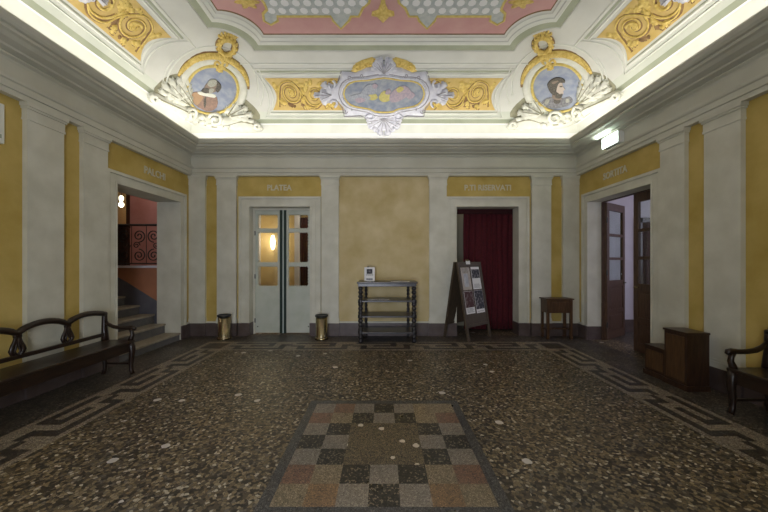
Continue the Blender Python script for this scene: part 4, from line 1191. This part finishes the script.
o = empty('label_card', MFw@Vector((.33, .02, LF-.05)), label='small white card clipped to the top of the poster board', cat='card')
inv = Matrix.Translation(-o.location)@MFw
b = MB(); b.box(.265, .395, .019, .023, LF-.05, LF+.02, inv); b.build('card_sheet', 'paper', o)
b = MB(); b.box(.30, .35, -.02, .028, LF+.012, LF+.045, inv); b.build('clip', 'brass', o)

# little side table
t = empty('side_table', (3.41, 6.27, 0), label='small dark wooden side table with deep apron in the right corner', cat='table')
b = MB(); b.rbox(-.27, .27, -.15, .15, .765, .79, .008); b.build('tabletop', 'mid_wood', t)
b = MB(); b.prism([(-.245, .51), (.245, .51), (.245, .765), (-.245, .765)], 'y', -.125, -.108); b.box(-.245, .245, .108, .125, .51, .765); b.box(-.245, -.228, -.108, .108, .51, .765); b.box(.228, .245, -.108, .108, .51, .765); b.build('apron', 'mid_wood', t)
b = MB(); b.rbox(-.16, .16, -.132, -.124, .55, .72, .003); b.build('drawer', 'mid_wood', t)
for x in (-.225, .225):
    for y in (-.108, .108):
        b = MB(); b.prism([(x-.022, y-.022), (x+.022, y-.022), (x+.022, y+.022), (x-.022, y+.022)], 'z', 0, .76); b.build('leg', 'mid_wood', t)
b = MB(); b.box(-.2, .2, -.012, .012, .17, .195); b.box(-.236, -.214, -.1, .1, .17, .195); b.box(.214, .236, -.1, .1, .17, .195); b.build('stretcher', 'mid_wood', t)

# stepped wooden box
t = empty('stepped_box', (3.70, 3.97, 0), label='stepped wooden box unit, low part and tall part, against the right wall', cat='box')
def panelled(name, x0, x1, y0, y1, h):
    b = MB(); b.rbox(x0, x1, y0, y1, .06, h-.02, .004); o = b.build(name, 'red_wood', t)
    b = MB(); b.rbox(x0-.012, x1+.0, y0-.012, y1+.012, h-.025, h, .006); b.build('lid', 'red_wood', o)
    b = MB(); b.rbox(x0-.015, x1, y0-.015, y1+.015, 0, .062, .005); b.build('base_moulding', 'red_wood', o)
    b = MB(); b.box(x0-.008, x0+.002, y0+.03, y1-.03, .10, h-.06); b.build('front_panel', 'mid_wood', o)
panelled('tall_case', -.19, .07, -.30, .0, .68); panelled('low_case', -.17, .07, .014, .32, .40)

# emergency exit light under the cornice
t = empty('exit_sign', (WX-.045, 5.35, 3.47), label='lit white-green exit sign on the right cornice frieze', cat='sign')
b = MB(); b.rbox(-.10, 0, -.19, .19, -.015, .18, .012); b.build('housing', 'plain_white', t)
b = MB(); b.rbox(-.115, -.10, -.18, .18, -.005, .17, .004); b.build('lit_panel', 'exit_glow', t)
b = MB(); X0, X1 = -.1175, -.1148
b.box(X0, X1, -.17, -.10, .02, .14)                                  # door symbol
b.box(X0, X1, .02, .14, .07, .09); b.prism([(.01, .05), (.01, .11), (-.05, .08)], 'x', X0, X1)   # arrow
b.build('pictogram', 'exit_green', t)
area('exit_sign_glow', (WX-.19, 5.47, 3.66), (0, R(150), 0), .1, .35, 1.0, (.85, 1, .92))
# pale wall box at the left edge
t = empty('wall_box', (-WX, 3.155, 2.72), label='pale flat box high on the yellow wall at the left edge', cat='wall box')
b = MB(); b.rbox(0, .03, -.13, .13, 0, .41, .008); b.build('casing', 'white_paint', t)
b = MB(); b.box(.028, .034, -.10, .10, .05, .09); b.build('cover_line', 'vault_green', t)
